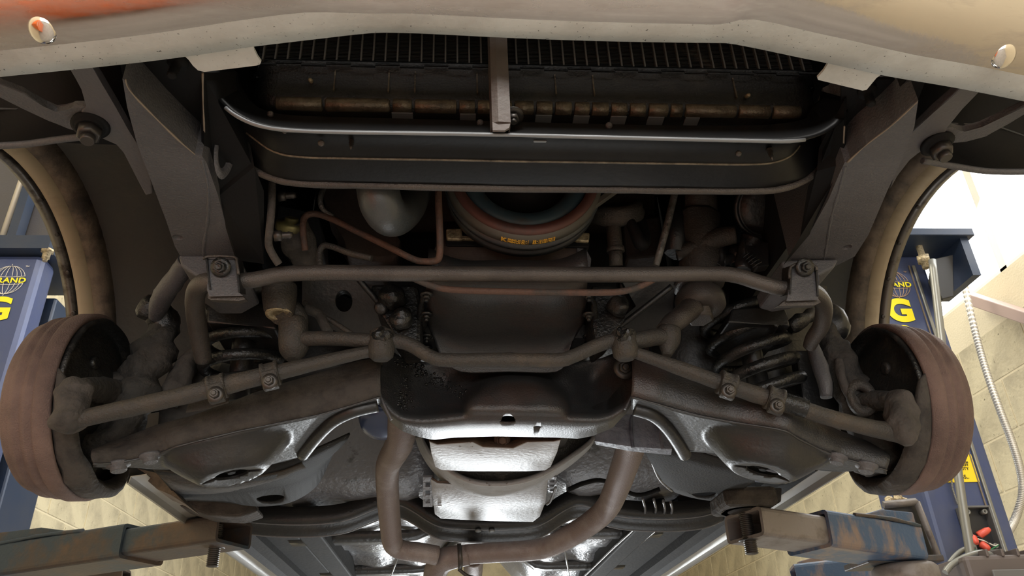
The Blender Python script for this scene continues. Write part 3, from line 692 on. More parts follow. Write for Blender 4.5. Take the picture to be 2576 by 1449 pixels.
# side plates joining horn and support (vertical, with a slotted opening on the left one)
for (pl, X_) in (((( 512, 185), (600, 190), (640, 300), (700, 440), (690, 480), (660, 660), (600, 655), (550, 500), (513, 395)), None),):
    pts = [A(512, 182, Y=-.56), A(596, 182, Y=-.50), A(640, 420, Y=-.42), A(664, 480, Y=-.37), A(664, 664, Y=-.24), A(598, 655, Y=-.235), A(548, 495, Y=-.37), A(514, 396, Y=-.45)]
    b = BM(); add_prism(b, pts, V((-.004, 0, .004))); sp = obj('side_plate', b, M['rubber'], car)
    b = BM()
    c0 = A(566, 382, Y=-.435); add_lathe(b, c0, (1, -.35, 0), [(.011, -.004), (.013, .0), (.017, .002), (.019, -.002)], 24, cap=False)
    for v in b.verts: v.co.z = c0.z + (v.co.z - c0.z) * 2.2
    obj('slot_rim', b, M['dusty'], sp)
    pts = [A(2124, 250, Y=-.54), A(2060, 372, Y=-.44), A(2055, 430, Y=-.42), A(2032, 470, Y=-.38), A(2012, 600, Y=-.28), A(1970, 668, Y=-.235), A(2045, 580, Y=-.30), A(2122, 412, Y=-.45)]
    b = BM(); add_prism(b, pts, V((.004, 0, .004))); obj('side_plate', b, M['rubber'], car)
for (x, y, dx) in ((447, 165, 0), (2185, 238, 0)):
    q = A(x, y, S=.20); b = BM()
    add_lathe(b, q + V((0, 0, .01)), (-.1, -.1, -1), [(.012, 0), (.012, .008), (.006, .009), (.006, .014), (.0048, .016), (.006, .018), (.0048, .020), (.006, .022), (.0048, .024), (.006, .027), (.004, .03)], 8); obj('bumper_stud', b, M['rubber'], car)

# --- bumper braces with their bolts
def brace(bar, arm_, low, bolt, lab):
    b = BM(); add_prism(b, Aseq(bar, S=.185), V((0, 0, .012)), .002); o = obj('bumper_brace', b, M['brace'], car, label=lab)
    b = BM(); add_prism(b, Aseq(arm_, S=.187), V((0, 0, .010)), .002); obj('brace_arm', b, M['dusty'], o)
    b = BM(); add_tube(b, Aseq(low, S=.19), .0045, 8); obj('brace_edge', b, M['dusty'], o)
    q = A(*bolt, S=.183)
    b = BM(); add_lathe(b, q, (.1, -.1, -1), [(.021, -.003), (.022, .001), (.018, .0025), (.0155, .003), (.0155, .007)], 24); obj('washer', b, M['rubber'], o)
    b = BM(); add_lathe(b, q, (.1, -.1, -1), [(.0145, .006), (.0145, .017), (.012, .019)], 6); add_lathe(b, q, (.1, -.1, -1), [(.0085, .018), (.0085, .025), (.0075, .027)], 14); obj('bolt', b, M['thread'], o)
brace([(160, 150), (222, 150), (250, 200), (290, 268), (322, 325), (345, 362), (378, 440), (384, 488), (366, 492), (340, 440), (312, 385), (296, 362), (262, 350), (228, 340), (205, 322), (200, 300), (205, 278), (222, 268), (205, 225)],
      [(-30, 205), (0, 212), (60, 236), (110, 268), (140, 284), (168, 280), (185, 268), (222, 268), (228, 300), (210, 335), (175, 325), (120, 305), (60, 275), (0, 245), (-30, 232)],
      [(-20, 367), (60, 363), (140, 352), (208, 344)], (228, 316), 'grey bumper brace with a large bolt, left side')
brace([(2424, 215), (2470, 226), (2420, 275), (2378, 322), (2372, 350), (2352, 372), (2310, 382), (2285, 402), (2262, 436), (2238, 480), (2248, 440), (2270, 385), (2292, 335), (2350, 282)],
      [(2374, 322), (2395, 322), (2425, 334), (2470, 322), (2520, 296), (2600, 255), (2600, 275), (2540, 310), (2480, 345), (2430, 358), (2390, 362), (2368, 350)],
      [(2320, 404), (2400, 418), (2490, 431), (2600, 432)], (2358, 362), 'grey bumper brace with a large bolt, right side')

# --- fender valances, wheelhouses, wheel arch lips
b = BM(); add_grid(b, [Aseq([(-60, 180), (100, 165), (330, 140)], S=.27), Aseq([(-60, 300), (120, 280), (345, 270)], S=.235), Aseq([(-60, 372), (120, 358), (350, 366)], S=.205)]); obj('valance', b, M['rubber'], car, solid=.003)
b = BM(); add_grid(b, [Aseq([(2300, 180), (2450, 200), (2650, 235)], S=.27), Aseq([(2290, 330), (2440, 330), (2650, 340)], S=.235), Aseq([(2300, 398), (2400, 420), (2490, 433), (2650, 434)], S=.205)[1:]]); obj('valance', b, M['rubber'], car, solid=.003)
AC = V((0, -.06, .075))
def arch(x, r, a0=-18, a1=158, n=40):
    return [V((x, AC.y + r * math.cos(math.radians(lerp(a0, a1, i / n))), AC.z + r * math.sin(math.radians(lerp(a0, a1, i / n))))) for i in range(n + 1)]
for sx, cxo, lab in ((-1, .012, 'left'), (1, .012, 'right')):
    X = lambda v: cxo + sx * v
    xo = .875 if sx < 0 else .860
    b = BM(); add_grid(b, [arch(X(xo - .070), .396, -6), arch(X(xo - .2), .435, 0), arch(X(.52), .44, 0), arch(X(.455), .43, 0)]); wh = obj('wheelhouse', b, M['house'], car, solid=.002, label='dark undercoated %s front wheelhouse' % lab)
    # inner apron: vertical wall above the frame rail
    b = BM(); add_grid(b, [[V((X(.455), y, .20)) for y in (-.62, -.3, 0, .3, .5)], [V((X(.455), y, .75)) for y in (-.62, -.3, 0, .3, .5)]]); obj('apron', b, M['rubber'], wh, solid=.002)
    b = BM(); add_grid(b, [arch(X(xo + .012), .370), arch(X(xo + .010), .353), arch(X(xo), .350), arch(X(xo - .012), .356)]); al = obj('wheel_arch', b, M['trimmetal'], car, solid=.002, label='%s front wheel arch lip with bare metal trim' % lab)
    b = BM(); add_grid(b, [arch(X(xo - .012), .356), arch(X(xo - .018), .362), arch(X(xo - .038), .368)]); obj('painted_flange', b, M['cream'], al, solid=.002)
    b = BM(); add_grid(b, [arch(X(xo - .038), .368), arch(X(xo - .055), .378), arch(X(xo - .070), .396)]); obj('dirty_flange', b, M['liner'], al, solid=.002)
    b = BM(); add_grid(b, [arch(X(xo + .011), .370, 20), arch(X(xo + .014), .50, 20), arch(X(xo + .0), .70, 20)]); obj('fender', b, M['trimmetal'], al, solid=.002)
    for a in ((10, 24, 38, 52, 66, 80) if sx < 0 else (8, 22, 36, 50, 64, 80)):
        an = math.radians(a); p = V((X(xo - .004), AC.y + .353 * math.cos(an), AC.z + .353 * math.sin(an)))
        b = BM(); add_lathe(b, p, (0, -math.cos(an), -math.sin(an)), [(.006, 0), (.005, .002), (.002, .0035), (.0, .0025)], 10); obj('screw', b, M['thread'], al)
    an = math.radians(3); p = V((X(xo - .09), AC.y + .39 * math.cos(an), AC.z + .39 * math.sin(an)))
    b = BM(); add_bolt(b, p, (0, -1, -.3), .009, .008); obj('bolt', b, M['castgold'], al)
# hood and firewall close the engine bay from above and behind
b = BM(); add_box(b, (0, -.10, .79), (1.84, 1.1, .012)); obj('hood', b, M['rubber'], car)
b = BM(); add_box(b, (0, -.62, .575), (1.84, .01, .44)); obj('light_block_panel', b, M['rubber'], car)  # unseen panel, added to stop overhead light leaking into the engine bay
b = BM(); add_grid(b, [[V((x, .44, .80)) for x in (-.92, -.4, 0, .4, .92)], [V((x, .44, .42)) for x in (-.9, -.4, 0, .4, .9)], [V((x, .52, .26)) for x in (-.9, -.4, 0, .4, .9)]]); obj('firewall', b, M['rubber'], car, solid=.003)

# --- anti-roll bar and its frame brackets
def rod(name, pts, r, m, parent=car, seg=12, k=6, lump=0.0, label=None):
    b = BM(); add_tube(b, pts, r, seg, True, k, lump); return obj(name, b, m, parent, label=label)
sb_pts = [A(512, 905, Y=-.06), A(502, 850, Y=-.10), A(492, 790, Y=-.15), A(492, 740, Y=-.20), A(512, 712, Y=-.235), A(560, 708, Y=-.245), A(620, 706, Y=-.25), A(660, 700, Y=-.25), A(710, 690, Y=-.25), A(800, 686, Y=-.25), A(1000, 688, Y=-.25), A(1300, 690, Y=-.25), A(1600, 691, Y=-.25), A(1780, 688, Y=-.25), A(1850, 693, Y=-.25), A(1910, 711, Y=-.25), A(1960, 724, Y=-.25), A(2010, 728, Y=-.245), A(2048, 735, Y=-.22), A(2072, 770, Y=-.17), A(2066, 818, Y=-.12), A(2046, 850, Y=-.09), A(2036, 872, Y=-.07)]
bar = rod('anti_roll_bar', sb_pts, [.0135, .0145, .0145, .0145, .0142] + [.0118] * 13 + [.0135, .0138, .0138, .013, .011], M['bar'], seg=20, label='long grey-brown anti-roll bar running across the car')
def brk(front, side, low, lip):
    b = BM(); pts = [A(x, y, Y=-.268 + dy) for x, y, dy in front]
    add_prism(b, pts, V((0, .003, .0015)), .0008); o = obj('bar_bracket', b, M['dusty'], bar)
    b = BM()
    for (x0_, y0_), (x1_, y1_) in side: add_prism(b, [A(x0_, y0_, Y=-.27), A(x1_, y1_, Y=-.27), A(x1_, y1_, Y=-.27) + V((0, .03, .012)), A(x0_, y0_, Y=-.27) + V((0, .03, .012))], V((.0025, 0, 0)))
    obj('bracket_side', b, M['black'], bar)
    b = BM(); add_prism(b, [A(x, y, Y=-.262) for x, y in low], V((0, .016, .004)), .001); obj('bracket_flange', b, M['bar'], bar)
    b = BM(); add_tube(b, [A(x, y, Y=-.272) for x, y in lip], .0022, 6, k=2); obj('bracket_lip', b, M['bar'], bar)
brk([(520, 652, .004), (590, 650, .004), (600, 678, 0), (598, 735, 0), (612, 744, 0), (526, 746, 0), (520, 728, 0), (524, 690, 0)],
    [((516, 648), (526, 728)), ((592, 650), (599, 735))], [(522, 736), (606, 738), (618, 752), (600, 757), (530, 754), (522, 750)], [(514, 652), (522, 645), (588, 646), (596, 660), (600, 690)])
brk([(1992, 668, .004), (2052, 666, .004), (2062, 700, 0), (2056, 740, 0), (2060, 755, 0), (1978, 758, 0), (1984, 735, 0), (1990, 700, 0)],
    [((1990, 668), (1986, 740)), ((2052, 668), (2056, 745))], [(1978, 752), (2058, 750), (2066, 760), (2050, 768), (1958, 769), (1972, 758)], [(1986, 700), (1986, 680), (1998, 666), (2046, 666), (2054, 680)])
for (x, y) in ((556, 672), (2024, 672)):
    q = A(x, y, Y=-.274); b = BM(); add_bolt(b, q, (0, -1, -.5), .0085, .008); obj('bolt', b, M['grease'], bar)
# frame leg end blocks where the brackets bolt on
for poly in ([(448, 640), (600, 640), (612, 672), (560, 700), (500, 700), (455, 668)], [(1965, 655), (2110, 650), (2100, 672), (2062, 692), (2010, 700), (1975, 690)]):
    b = BM(); add_prism(b, Aseq(poly, Y=-.225), V((0, .12, 0)), .004); obj('frame_leg', b, M['dusty'], car)

# --- engine seen between the crossmembers
eng = None
b = BM()
fr_ = [A(870, 430, Y=.02), A(1650, 430, Y=.02), A(1650, 640, Y=.02), A(870, 640, Y=.02)]
add_prism(b, fr_, V((0, .4, 0)), .01)
eng = obj('engine', b, M['brownengine'], car, label='dirty brown engine block and covers')
def plate(name, pts, Y, m, d=.02, parent=None, bevel=.002, label=None):
    b = BM(); add_prism(b, [A(x, y, Y=Y) for x, y in pts], V((0, d, 0)), bevel); return obj(name, b, m, parent or eng, label=label)
plate('exhaust_manifold', [(812, 455), (905, 455), (915, 500), (960, 560), (1010, 600), (1000, 650), (950, 655), (870, 640), (866, 580), (840, 540), (818, 520), (812, 490)], -.08, M['brownengine'], .1, bevel=.008)
plate('side_cover', [(1568, 560), (1660, 540), (1672, 640), (1575, 650)], -.02, M['brownengine'], .1, bevel=.006)
# timing cover and front of the oil pan
b = BM()
add_grid(b, [[A(x, y, Y=Y_) for x, y in row] for row, Y_ in (([(1098, 560), (1280, 560), (1440, 560), (1475, 560)], -.13), ([(1096, 622), (1280, 620), (1440, 622), (1465, 625)], -.175), ([(1085, 650), (1280, 652), (1440, 652), (1478, 655)], -.17), ([(1080, 668), (1280, 668), (1440, 668), (1482, 668)], -.15))])
obj('timing_cover', b, M['brownengine'], eng, solid=.004)
op = []
for S_, row in ((.16, [(1078, 655), (1160, 655), (1280, 655), (1400, 655), (1478, 655)]), (.115, [(1074, 705), (1160, 705), (1280, 705), (1400, 705), (1482, 705)]), (.107, [(1072, 760), (1160, 760), (1280, 760), (1400, 760), (1478, 760)]), (.104, [(1074, 840), (1160, 840), (1280, 840), (1400, 840), (1470, 840)]), (.10, [(1090, 880), (1160, 890), (1280, 892), (1400, 890), (1445, 882)]), (.06, [(1110, 930), (1160, 935), (1280, 935), (1400, 935), (1430, 930)])):
    op.append([A(x, y, S=S_) + V((0, 0, .022 if i in (0, 4) else 0)) for i, (x, y) in enumerate(row)])
b = BM(); add_grid(b, [smooth_path(r, 4) for r in op]); obj('oil_pan', b, M['kmember'], eng, solid=.003)
b = BM()
for x in (1073, 1480):
    for y in (740, 790, 845, 875):
        add_bolt(b, A(x, y, S=.118), (0, 0, -1), .006, .006)
obj('pan_bolts', b, M['grease'], eng)['kind'] = 'stuff'
for pts in ([(1068, 735), (1060, 770), (1064, 820), (1062, 870)], [(1484, 740), (1496, 780), (1490, 830), (1480, 870)]):
    b = BM(); add_tube(b, [A(x, y, S=.122) for x, y in pts], .006, 8, lump=.9); obj('pan_rail', b, M['grease'], eng)
# engine mounts and brackets beside the pan
for pts, Y_ in (([(930, 712), (1050, 712), (1062, 760), (1060, 870), (1020, 880), (1000, 850), (950, 780)], -.10), ([(1488, 712), (1560, 720), (1590, 760), (1560, 800), (1540, 850), (1500, 880), (1486, 800)], -.10)):
    plate('engine_mount', pts, Y_, M['grease'], .07, bevel=.008)
b = BM()
for (x, y, Y_, r, s) in ((985, 745, -.12, .022, 1), (1010, 800, -.12, .018, 2), (1555, 770, -.12, .018, 3), (960, 775, -.11, .012, 4)):
    bmesh.ops.create_icosphere(b, subdivisions=3, radius=r, matrix=Matrix.Translation(A(x, y, Y=Y_)))
for v in b.verts: v.co += v.normal * .006 * noise.noise(v.co * 60)
for f in b.faces: f.smooth = True
obj('mount_rubber', b, M['grease'], eng)['kind'] = 'stuff'
# lower radiator hose
hp = [A(948, 420, Y=-.36), A(950, 470, Y=-.36), A(962, 520, Y=-.345), A(988, 545, Y=-.31), A(1022, 520, Y=-.26), A(1042, 470, Y=-.22), A(1055, 420, Y=-.2)]
hose = rod('radiator_hose', hp, [.030, .030, .030, .0295, .029, .029, .029], M['hose'], seg=28, k=10, label='fat grey lower radiator hose bending upwards')
b = BM(); 
for u in (A(955, 478, Y=-.36),): add_lathe(b, u + V((0, 0, .02)), (0, .1, -1), [(.031, -.006), (.032, -.005), (.032, .005), (.031, .006)], 28, cap=False)
obj('hose_clamp', b, M['thread'], hose)
# rusty cooler pipes
rod('cooler_pipe', [A(1103, 440, Y=-.30), A(1103, 500, Y=-.30), A(1107, 600, Y=-.28), A(1106, 640, Y=-.27), A(1098, 655, Y=-.262), A(1070, 658, Y=-.255), A(1040, 652, Y=-.25), A(980, 622, Y=-.245), A(900, 583, Y=-.24), A(840, 553, Y=-.24), A(795, 538, Y=-.24), A(768, 545, Y=-.24), A(762, 575, Y=-.235), A(768, 630, Y=-.22)], .0052, M['rustline'], label='thin rusty pipe bent across the front of the engine')
rod('cooler_pipe', [A(805, 670, Y=-.22), A(804, 635, Y=-.22), A(815, 618, Y=-.225), A(840, 622, Y=-.23), A(880, 637, Y=-.235), A(935, 650, Y=-.24)], .0048, M['rod'])
rod('cooler_pipe', [A(1040, 700, Y=-.245), A(1085, 718, Y=-.242), A(1140, 729, Y=-.24), A(1300, 734, Y=-.24), A(1500, 736, Y=-.24), A(1570, 732, Y=-.24), A(1610, 720, Y=-.242), A(1650, 700, Y=-.245)], .0050, M['rustline'], label='rusty pipe just behind the anti-roll bar')
rod('brake_hose', [A(684, 455, Y=-.34), A(683, 520, Y=-.33), A(678, 580, Y=-.31), A(676, 615, Y=-.29), A(686, 640, Y=-.28), A(702, 665, Y=-.27)], .0056, M['oldrubber'])
rod('brake_pipe', [A(815, 470, Y=-.25), A(806, 500, Y=-.25), A(812, 525, Y=-.245), A(838, 545, Y=-.24)], .0042, M['shaft'])
for (x, y) in ((700, 494), (690, 594)):
    q = A(x, y, Y=-.30); b = BM(); add_lathe(b, q, (1, 0, .1), [(.0085, 0), (.0085, .010), (.006, .011), (.005, .013), (.006, .015), (.005, .018), (.006, .021), (.004, .026)], 6); obj('line_fitting', b, M['thread'], car)
# steering / pump body with yellow cap
q = A(733, 560, Y=-.22); b = BM()
add_lathe(b, q, (.18, -.62, .62), [(.0235, -.012), (.024, -.003), (.0235, .0), (.011, .0015), (.0105, .007), (.009, .008)], 28); pc = obj('pump_cap', b, M['yellowcap'], car, label='yellowish round pump cap with a centre bolt')
b = BM(); add_tube(b, [q + V((0, .004, 0)), A(745, 600, Y=-.20), A(760, 640, Y=-.18), A(775, 680, Y=-.15)], [.024, .025, .022, .018], 18, lump=.3); obj('pump_body', b, M['caked'], car)
plate('pump_plate', [(700, 515), (760, 530), (800, 540), (812, 580), (815, 640), (760, 660), (700, 600), (698, 550)], -.165, M['black'], .06, car)
# crank pulley, belt, balancer
pcn = A(1318, 447, Y=-.245); rp = (A(1318, 617, Y=-.245).z - pcn.z) * -1
rp = abs(rp) / 1.0
pl = BM(); add_lathe(pl, pcn, (0, -1, .0), [(rp * .55, .0), (rp * .60, .012), (rp * .80, .018), (rp * .80, .010)], 64, cap=False); pul = obj('crank_pulley', pl, M['bluering'], eng, label='crank pulley with blue ring and printed belt')
b = BM(); add_lathe(b, pcn, (0, -1, 0), [(0, .006), (rp * .28, .008), (rp * .30, .004), (rp * .55, .0), (rp * .56, .004)], 64, cap=False); obj('pulley_hub', b, M['rubber'], pul)
b = BM(); add_lathe(b, pcn, (0, -1, 0), [(rp * .80, .010), (rp * .82, .022), (rp * .93, .022), (rp * .94, .015)], 64, cap=False); obj('pulley_rim', b, M['redring'], pul)
b = BM(); add_lathe(b, pcn, (0, -1, 0), [(rp * .94, .016), (rp * .985, .012), (rp * .99, -.001), (rp * .95, -.006)], 72, cap=False); bt = obj('belt', b, M['belt'], pul)
b = BM(); add_lathe(b, pcn, (0, -1, 0), [(rp * .93, -.004), (rp * 1.0, -.008), (rp * 1.0, -.016), (rp * .92, -.020)], 72, cap=False); add_lathe(b, pcn, (0, -1, 0), [(rp * .90, -.018), (rp * .985, -.024), (rp * .985, -.038), (rp * .5, -.042)], 72, cap=False); obj('balancer', b, M['hose'], pul)
for row, (txt, zr) in enumerate((('PREMIUM OL-1  85-12103/7616', .0095), ('PREMIUM OL-1  85-12103/7616', .0035))):
    N_ = len(txt); a_s, a_e = math.radians(-103.5), math.radians(-71)
    for i, ch in enumerate(txt):
        if ch == ' ': continue
        a = lerp(a_s, a_e, i / (N_ - 1)); er = V((math.cos(a), 0, math.sin(a))); tg = V((-math.sin(a), 0, math.cos(a)))
        p = pcn + er * rp * .9885 + V((0, -zr, 0)); text_mesh('print', ch, .0062, M['beltprint'], bt, p + er * .0006, tg, V((0, -1, 0)).cross(V((0, 0, 0))) if False else V((0, -1, 0)), .0001, xs=.95)
for a, ch in ((math.radians(-107), 'K'),):
    er = V((math.cos(a), 0, math.sin(a))); tg = V((-math.sin(a), 0, math.cos(a))); text_mesh('print', ch, .013, M['beltprint'], bt, pcn + er * (rp * .9885 + .0006) + V((0, -.0065, 0)), tg, V((0, -1, 0)), .0006)
# belt run up to the alternator pulley
b = BM(); s0 = A(1455, 545, Y=-.25); s1 = A(1590, 450, Y=-.25); dd = (s1 - s0).normalized(); nn = V((dd.z, 0, -dd.x))
add_prism(b, [s0 + V((0, -.006, 0)) + nn * .004, s1 + V((0, -.006, 0)) + nn * .004, s1 + V((0, .006, 0)) + nn * .004, s0 + V((0, .006, 0)) + nn * .004], nn * -.009, .001); obj('belt_run', b, M['belt'], pul)
b = BM(); s0 = A(1480, 535, Y=-.235); s1 = A(1540, 470, Y=-.235)
for i in range(16):
    p = lerp(s0, s1, i / 15); add_box(b, p, (.005, .01, .004))
add_tube(b, [s0 + V((-.003, 0, .003)), s1 + V((-.003, 0, .003))], .004, 6); obj('toothed_belt', b, M['rubber'], pul)
# cast lugs and bar behind the pulley
for pts in ([(1122, 575), (1162, 574), (1164, 603), (1124, 602)], [(1448, 584), (1484, 585), (1482, 608), (1447, 606)]):
    plate('cast_lug', pts, -.185, M['castgold'], .02, bevel=.0025)
plate('timing_bar', [(1162, 592), (1240, 598), (1240, 605), (1162, 601)], -.185, M['castgold'], .012, bevel=.001); plate('timing_bar', [(1385, 600), (1448, 596), (1448, 604), (1385, 608)], -.185, M['castgold'], .012, bevel=.001)
plate('timing_backing', [(1120, 603), (1484, 608), (1482, 622), (1122, 618)], -.18, M['rubber'], .02)
plate('pan_end_flange', [(1450, 622), (1475, 625), (1488, 650), (1485, 675), (1455, 672)], -.178, M['dusty'], .02)
# fuel pump with stem and elbow
q = A(1548, 520, Y=-.17); b = BM()
add_lathe(b, q, (-.1, -.75, .66), [(.030, -.028), (.048, -.02), (.05, -.010), (.046, -.004), (.047, .002), (.040, .008), (.034, .010), (.028, .0)], 36); fpu = obj('fuel_pump', b, M['rod'], eng, label='round pump body with a stem below')
b = BM(); add_tube(b, [A(1542, 560, Y=-.175), A(1546, 600, Y=-.17), A(1548, 625, Y=-.165)], .0125, 16); add_tube(b, [A(1548, 622, Y=-.17), A(1549, 634, Y=-.168)], .0155, 8, k=1); add_tube(b, [A(1549, 632, Y=-.17), A(1550, 668, Y=-.16)], .0115, 8, k=1); obj('pump_stem', b, M['rod'], fpu)
b = BM(); add_tube(b, [A(1578, 545, Y=-.185), A(1596, 580, Y=-.185), A(1612, 612, Y=-.18), A(1620, 600, Y=-.17), A(1612, 560, Y=-.165)], [.008, .010, .012, .012, .010], 14); obj('pump_elbow', b, M['rubber'], fpu)
# steering column shaft, gearbox, horn
rod('steering_shaft', [A(1703, 460, Y=-.24), A(1680, 560, Y=-.225), A(1650, 668, Y=-.20)], .0058, M['shaft'], k=2, label='grey steel shaft slanting down beside the engine')
b = BM()
gp = [A(1755, 440, Y=-.10), A(1758, 548, Y=-.10)]
add_tube(b, gp, .034, 24, k=1); add_tube(b, [A(1758, 548, Y=-.10), A(1760, 572, Y=-.10), A(1760, 640, Y=-.09), A(1762, 735, Y=-.07)], [.038, .036, .036, .034], 24, k=3, lump=.15)
add_tube(b, [A(1700, 640, Y=-.10), A(1800, 600, Y=-.12), A(1850, 590, Y=-.13)], [.012, .018, .016], 12)
gb = obj('steering_box', b, M['rod'], car, label='brown steering gearbox standing right of the engine')
b = BM(); add_lathe(b, A(1757, 715, Y=-.09) + V((0, 0, 0)), (0, -.1, -1), [(.036, 0), (.045, .003), (.036, .006)], 28); obj('dust_seal', b, M['bar'], gb)
b = BM(); add_lathe(b, A(1757, 742, Y=-.085), (0, -.1, -1), [(.030, -.012), (.040, .0), (.043, .010), (.043, .026), (.038, .032), (.022, .034)], 32); obj('pitman_boss', b, M['bar'], gb)
b = BM(); add_lathe(b, A(1757, 778, Y=-.085), (0, -.1, -1), [(.027, -.002), (.028, .0), (.0235, .002), (.0235, .020), (.020, .023)], 6); add_lathe(b, A(1757, 795, Y=-.085), (0, -.1, -1), [(.014, -.002), (.014, .005), (.012, .006), (.010, .003), (.0, .003)], 20); obj('pitman_nut', b, M['bar'], gb)
hc = A(1927, 522, Y=-.15); rh = (A(2005, 522, Y=-.15) - hc).length
b = BM(); add_lathe(b, hc, (-.05, -.8, -.6), [(rh * .85, -.03), (rh * .98, -.012), (rh * 1.02, -.002), (rh * 1.0, .004), (rh * .90, .005), (rh * .86, .0), (rh * .83, .004), (rh * .5, .008), (0, .009)], 48); hn = obj('horn', b, M['black'], car, label='round black horn behind the right frame horn')
b = BM(); add_tube(b, [A(1890, 598, Y=-.13), A(1872, 640, Y=-.12), A(1868, 680, Y=-.12)], [.02, .016, .012], 10, lump=.4); obj('horn_bracket', b, M['black'], hn)
plate('bracket', [(1868, 600), (1935, 610), (1935, 668), (1905, 672), (1880, 640)], -.14, M['black'], .02, car)
b = BM()
for i in range(5):
    p = lerp(A(1880, 640, Y=-.155), A(1905, 665, Y=-.155), i / 4); add_lathe(b, p, (-.5, -.2, .8), [(.008, -.0012), (.0095, 0), (.008, .0012)], 12)
obj('hose_coupling', b, M['grease'], hn)
for pts, r in (([(1800, 610), (1812, 650), (1800, 672)], .012), ([(1850, 620), (1862, 660)], .013), ([(1815, 660), (1840, 650), (1850, 662)], .010), ([(1700, 500), (1702, 640)], .02)):
    rod('bracket', [A(x, y, Y=-.10) for x, y in pts], r, M['black'], car, lump=.5)
# dark wheelhouse-to-frame braces with hole, both sides of the pan
def gus(poly, hole, Y0, Y1):
    n_ = len(poly); pts = [A(x, y, Y=lerp(Y0, Y1, (y - 700) / 150)) for x, y in poly]
    b = BM(); add_prism(b, pts, V((0, .012, .004))); o = obj('tower_brace', b, M['black'], car)
    if hole:
        c_ = A(*hole, Y=lerp(Y0, Y1, (hole[1] - 700) / 150)); cb = BM(); add_lathe(cb, c_ - V((0, .03, 0)), (0, 1, 0), [(.0145, 0), (.0145, .08)], 28); cut(o, cb)
    return o
gus([(760, 700), (900, 700), (960, 770), (1010, 830), (1000, 850), (880, 850), (800, 810), (760, 760)], (865, 757), -.10, -.03)
gus([(1560, 700), (1700, 700), (1690, 800), (1640, 850), (1560, 850), (1530, 830), (1600, 770)], None, -.10, -.03)
rod('tower_flange', [A(900, 700, Y=-.12), A(960, 770, Y=-.09), A(1012, 832, Y=-.06)], .005, M['black'])
rod('tower_flange', [A(1690, 720, Y=-.12), A(1600, 790, Y=-.09), A(1530, 842, Y=-.06)], .005, M['black'])
plate('side_rail', [(1560, 700), (1690, 708), (1690, 725), (1590, 800), (1560, 760)], -.02, M['brownengine'], .01)

# --- engine crossmember
kx = [925, 955, 985, 1020, 1060, 1100, 1140, 1175, 1200, 1240, 1300, 1360, 1400, 1430, 1470, 1510, 1550, 1580, 1615, 1640]
ktop = [(925, 890), (960, 872), (1020, 905), (1080, 912), (1140, 915), (1300, 915), (1440, 912), (1500, 905), (1560, 885), (1600, 880), (1640, 892)]
kbot = [(925, 960), (955, 1000), (985, 1035), (1010, 1052), (1060, 1057), (1140, 1050), (1180, 1045), (1300, 1046), (1420, 1050), (1500, 1054), (1535, 1048), (1575, 1025), (1600, 985), (1640, 925)]
krear = [(925, 965), (955, 1012), (985, 1060), (1010, 1080), (1045, 1094), (1090, 1104), (1140, 1098), (1250, 1095), (1400, 1098), (1455, 1101), (1490, 1094), (1540, 1073), (1575, 1035), (1600, 990), (1640, 930)]
rows = []
NR = 14
for r in range(NR + 1):
    v = r / NR; row = []
    for i in range(73):
        x = lerp(925, 1640, i / 72); y = lerp(interp(ktop, x), interp(kbot, x), v)
        # central hump over the sump, hollows on either side of it
        hump = max(0, 1 - ((x - 1298) / 135) ** 2) ** .6 if abs(x - 1298) < 135 else 0
        arch_y = 948 + 90 * (1 - hump)
        inside = 1 / (1 + math.exp(-(y - arch_y) / 7)) if hump > 0 else 0
        hollow = math.exp(-((x - 1110) / 55) ** 2) + math.exp(-((x - 1490) / 45) ** 2)
        tower = max(0, 1 - abs(x - 960) / 70) + max(0, 1 - abs(x - 1600) / 60)
        Y_ = .045 - .075 * inside * min(1, hump * 2.5) - .035 * v + .035 * hollow * math.sin(PI * min(1, v * 1.05)) - .05 * tower
        if v > .9: Y_ = lerp(Y_, -.04, (v - .9) / .1)
        row.append(A(x, y, Y=Y_))
    rows.append(row)
rows.append([A(lerp(925, 1640, i / 72), lerp(interp(kbot, lerp(925, 1640, i / 72)), interp(krear, lerp(925, 1640, i / 72)), .12), Y=-.045) + V((0, .008, 0)) for i in range(73)])
bot = rows[-1]
rear = []
for i in range(73):
    x = lerp(925, 1640, i / 72); p = A(x, interp(krear, x), S=bot[i].z + .001); 
    if p.y > .16: p = A(x, interp(krear, x), Y=.16)
    rear.append(p)
rows.append([lerp(p, q, .5) + V((0, 0, .004)) for p, q in zip(bot, rear)]); rows.append(rear); rows.append([p + V((0, .004, .05)) for p in rear])
for r_ in rows[1:NR]:
    for p in r_: p.y += .004 * noise.noise(p * 30)
b = BM(); add_grid(b, rows); km = obj('crossmember', b, M['kmember'], car, solid=.004, label='heavy black engine crossmember in the middle')
cb = BM(); c_ = A(1278, 1070, S=-.043); add_lathe(cb, c_ - V((0, 0, .03)), (0, 0, 1), [(.0135, 0), (.0135, .06)], 28); c_ = A(1353, 1085, S=-.043); add_lathe(cb, c_ - V((0, 0, .03)), (0, 0, 1), [(.0068, 0), (.0068, .06)], 20); cut(km, cb)
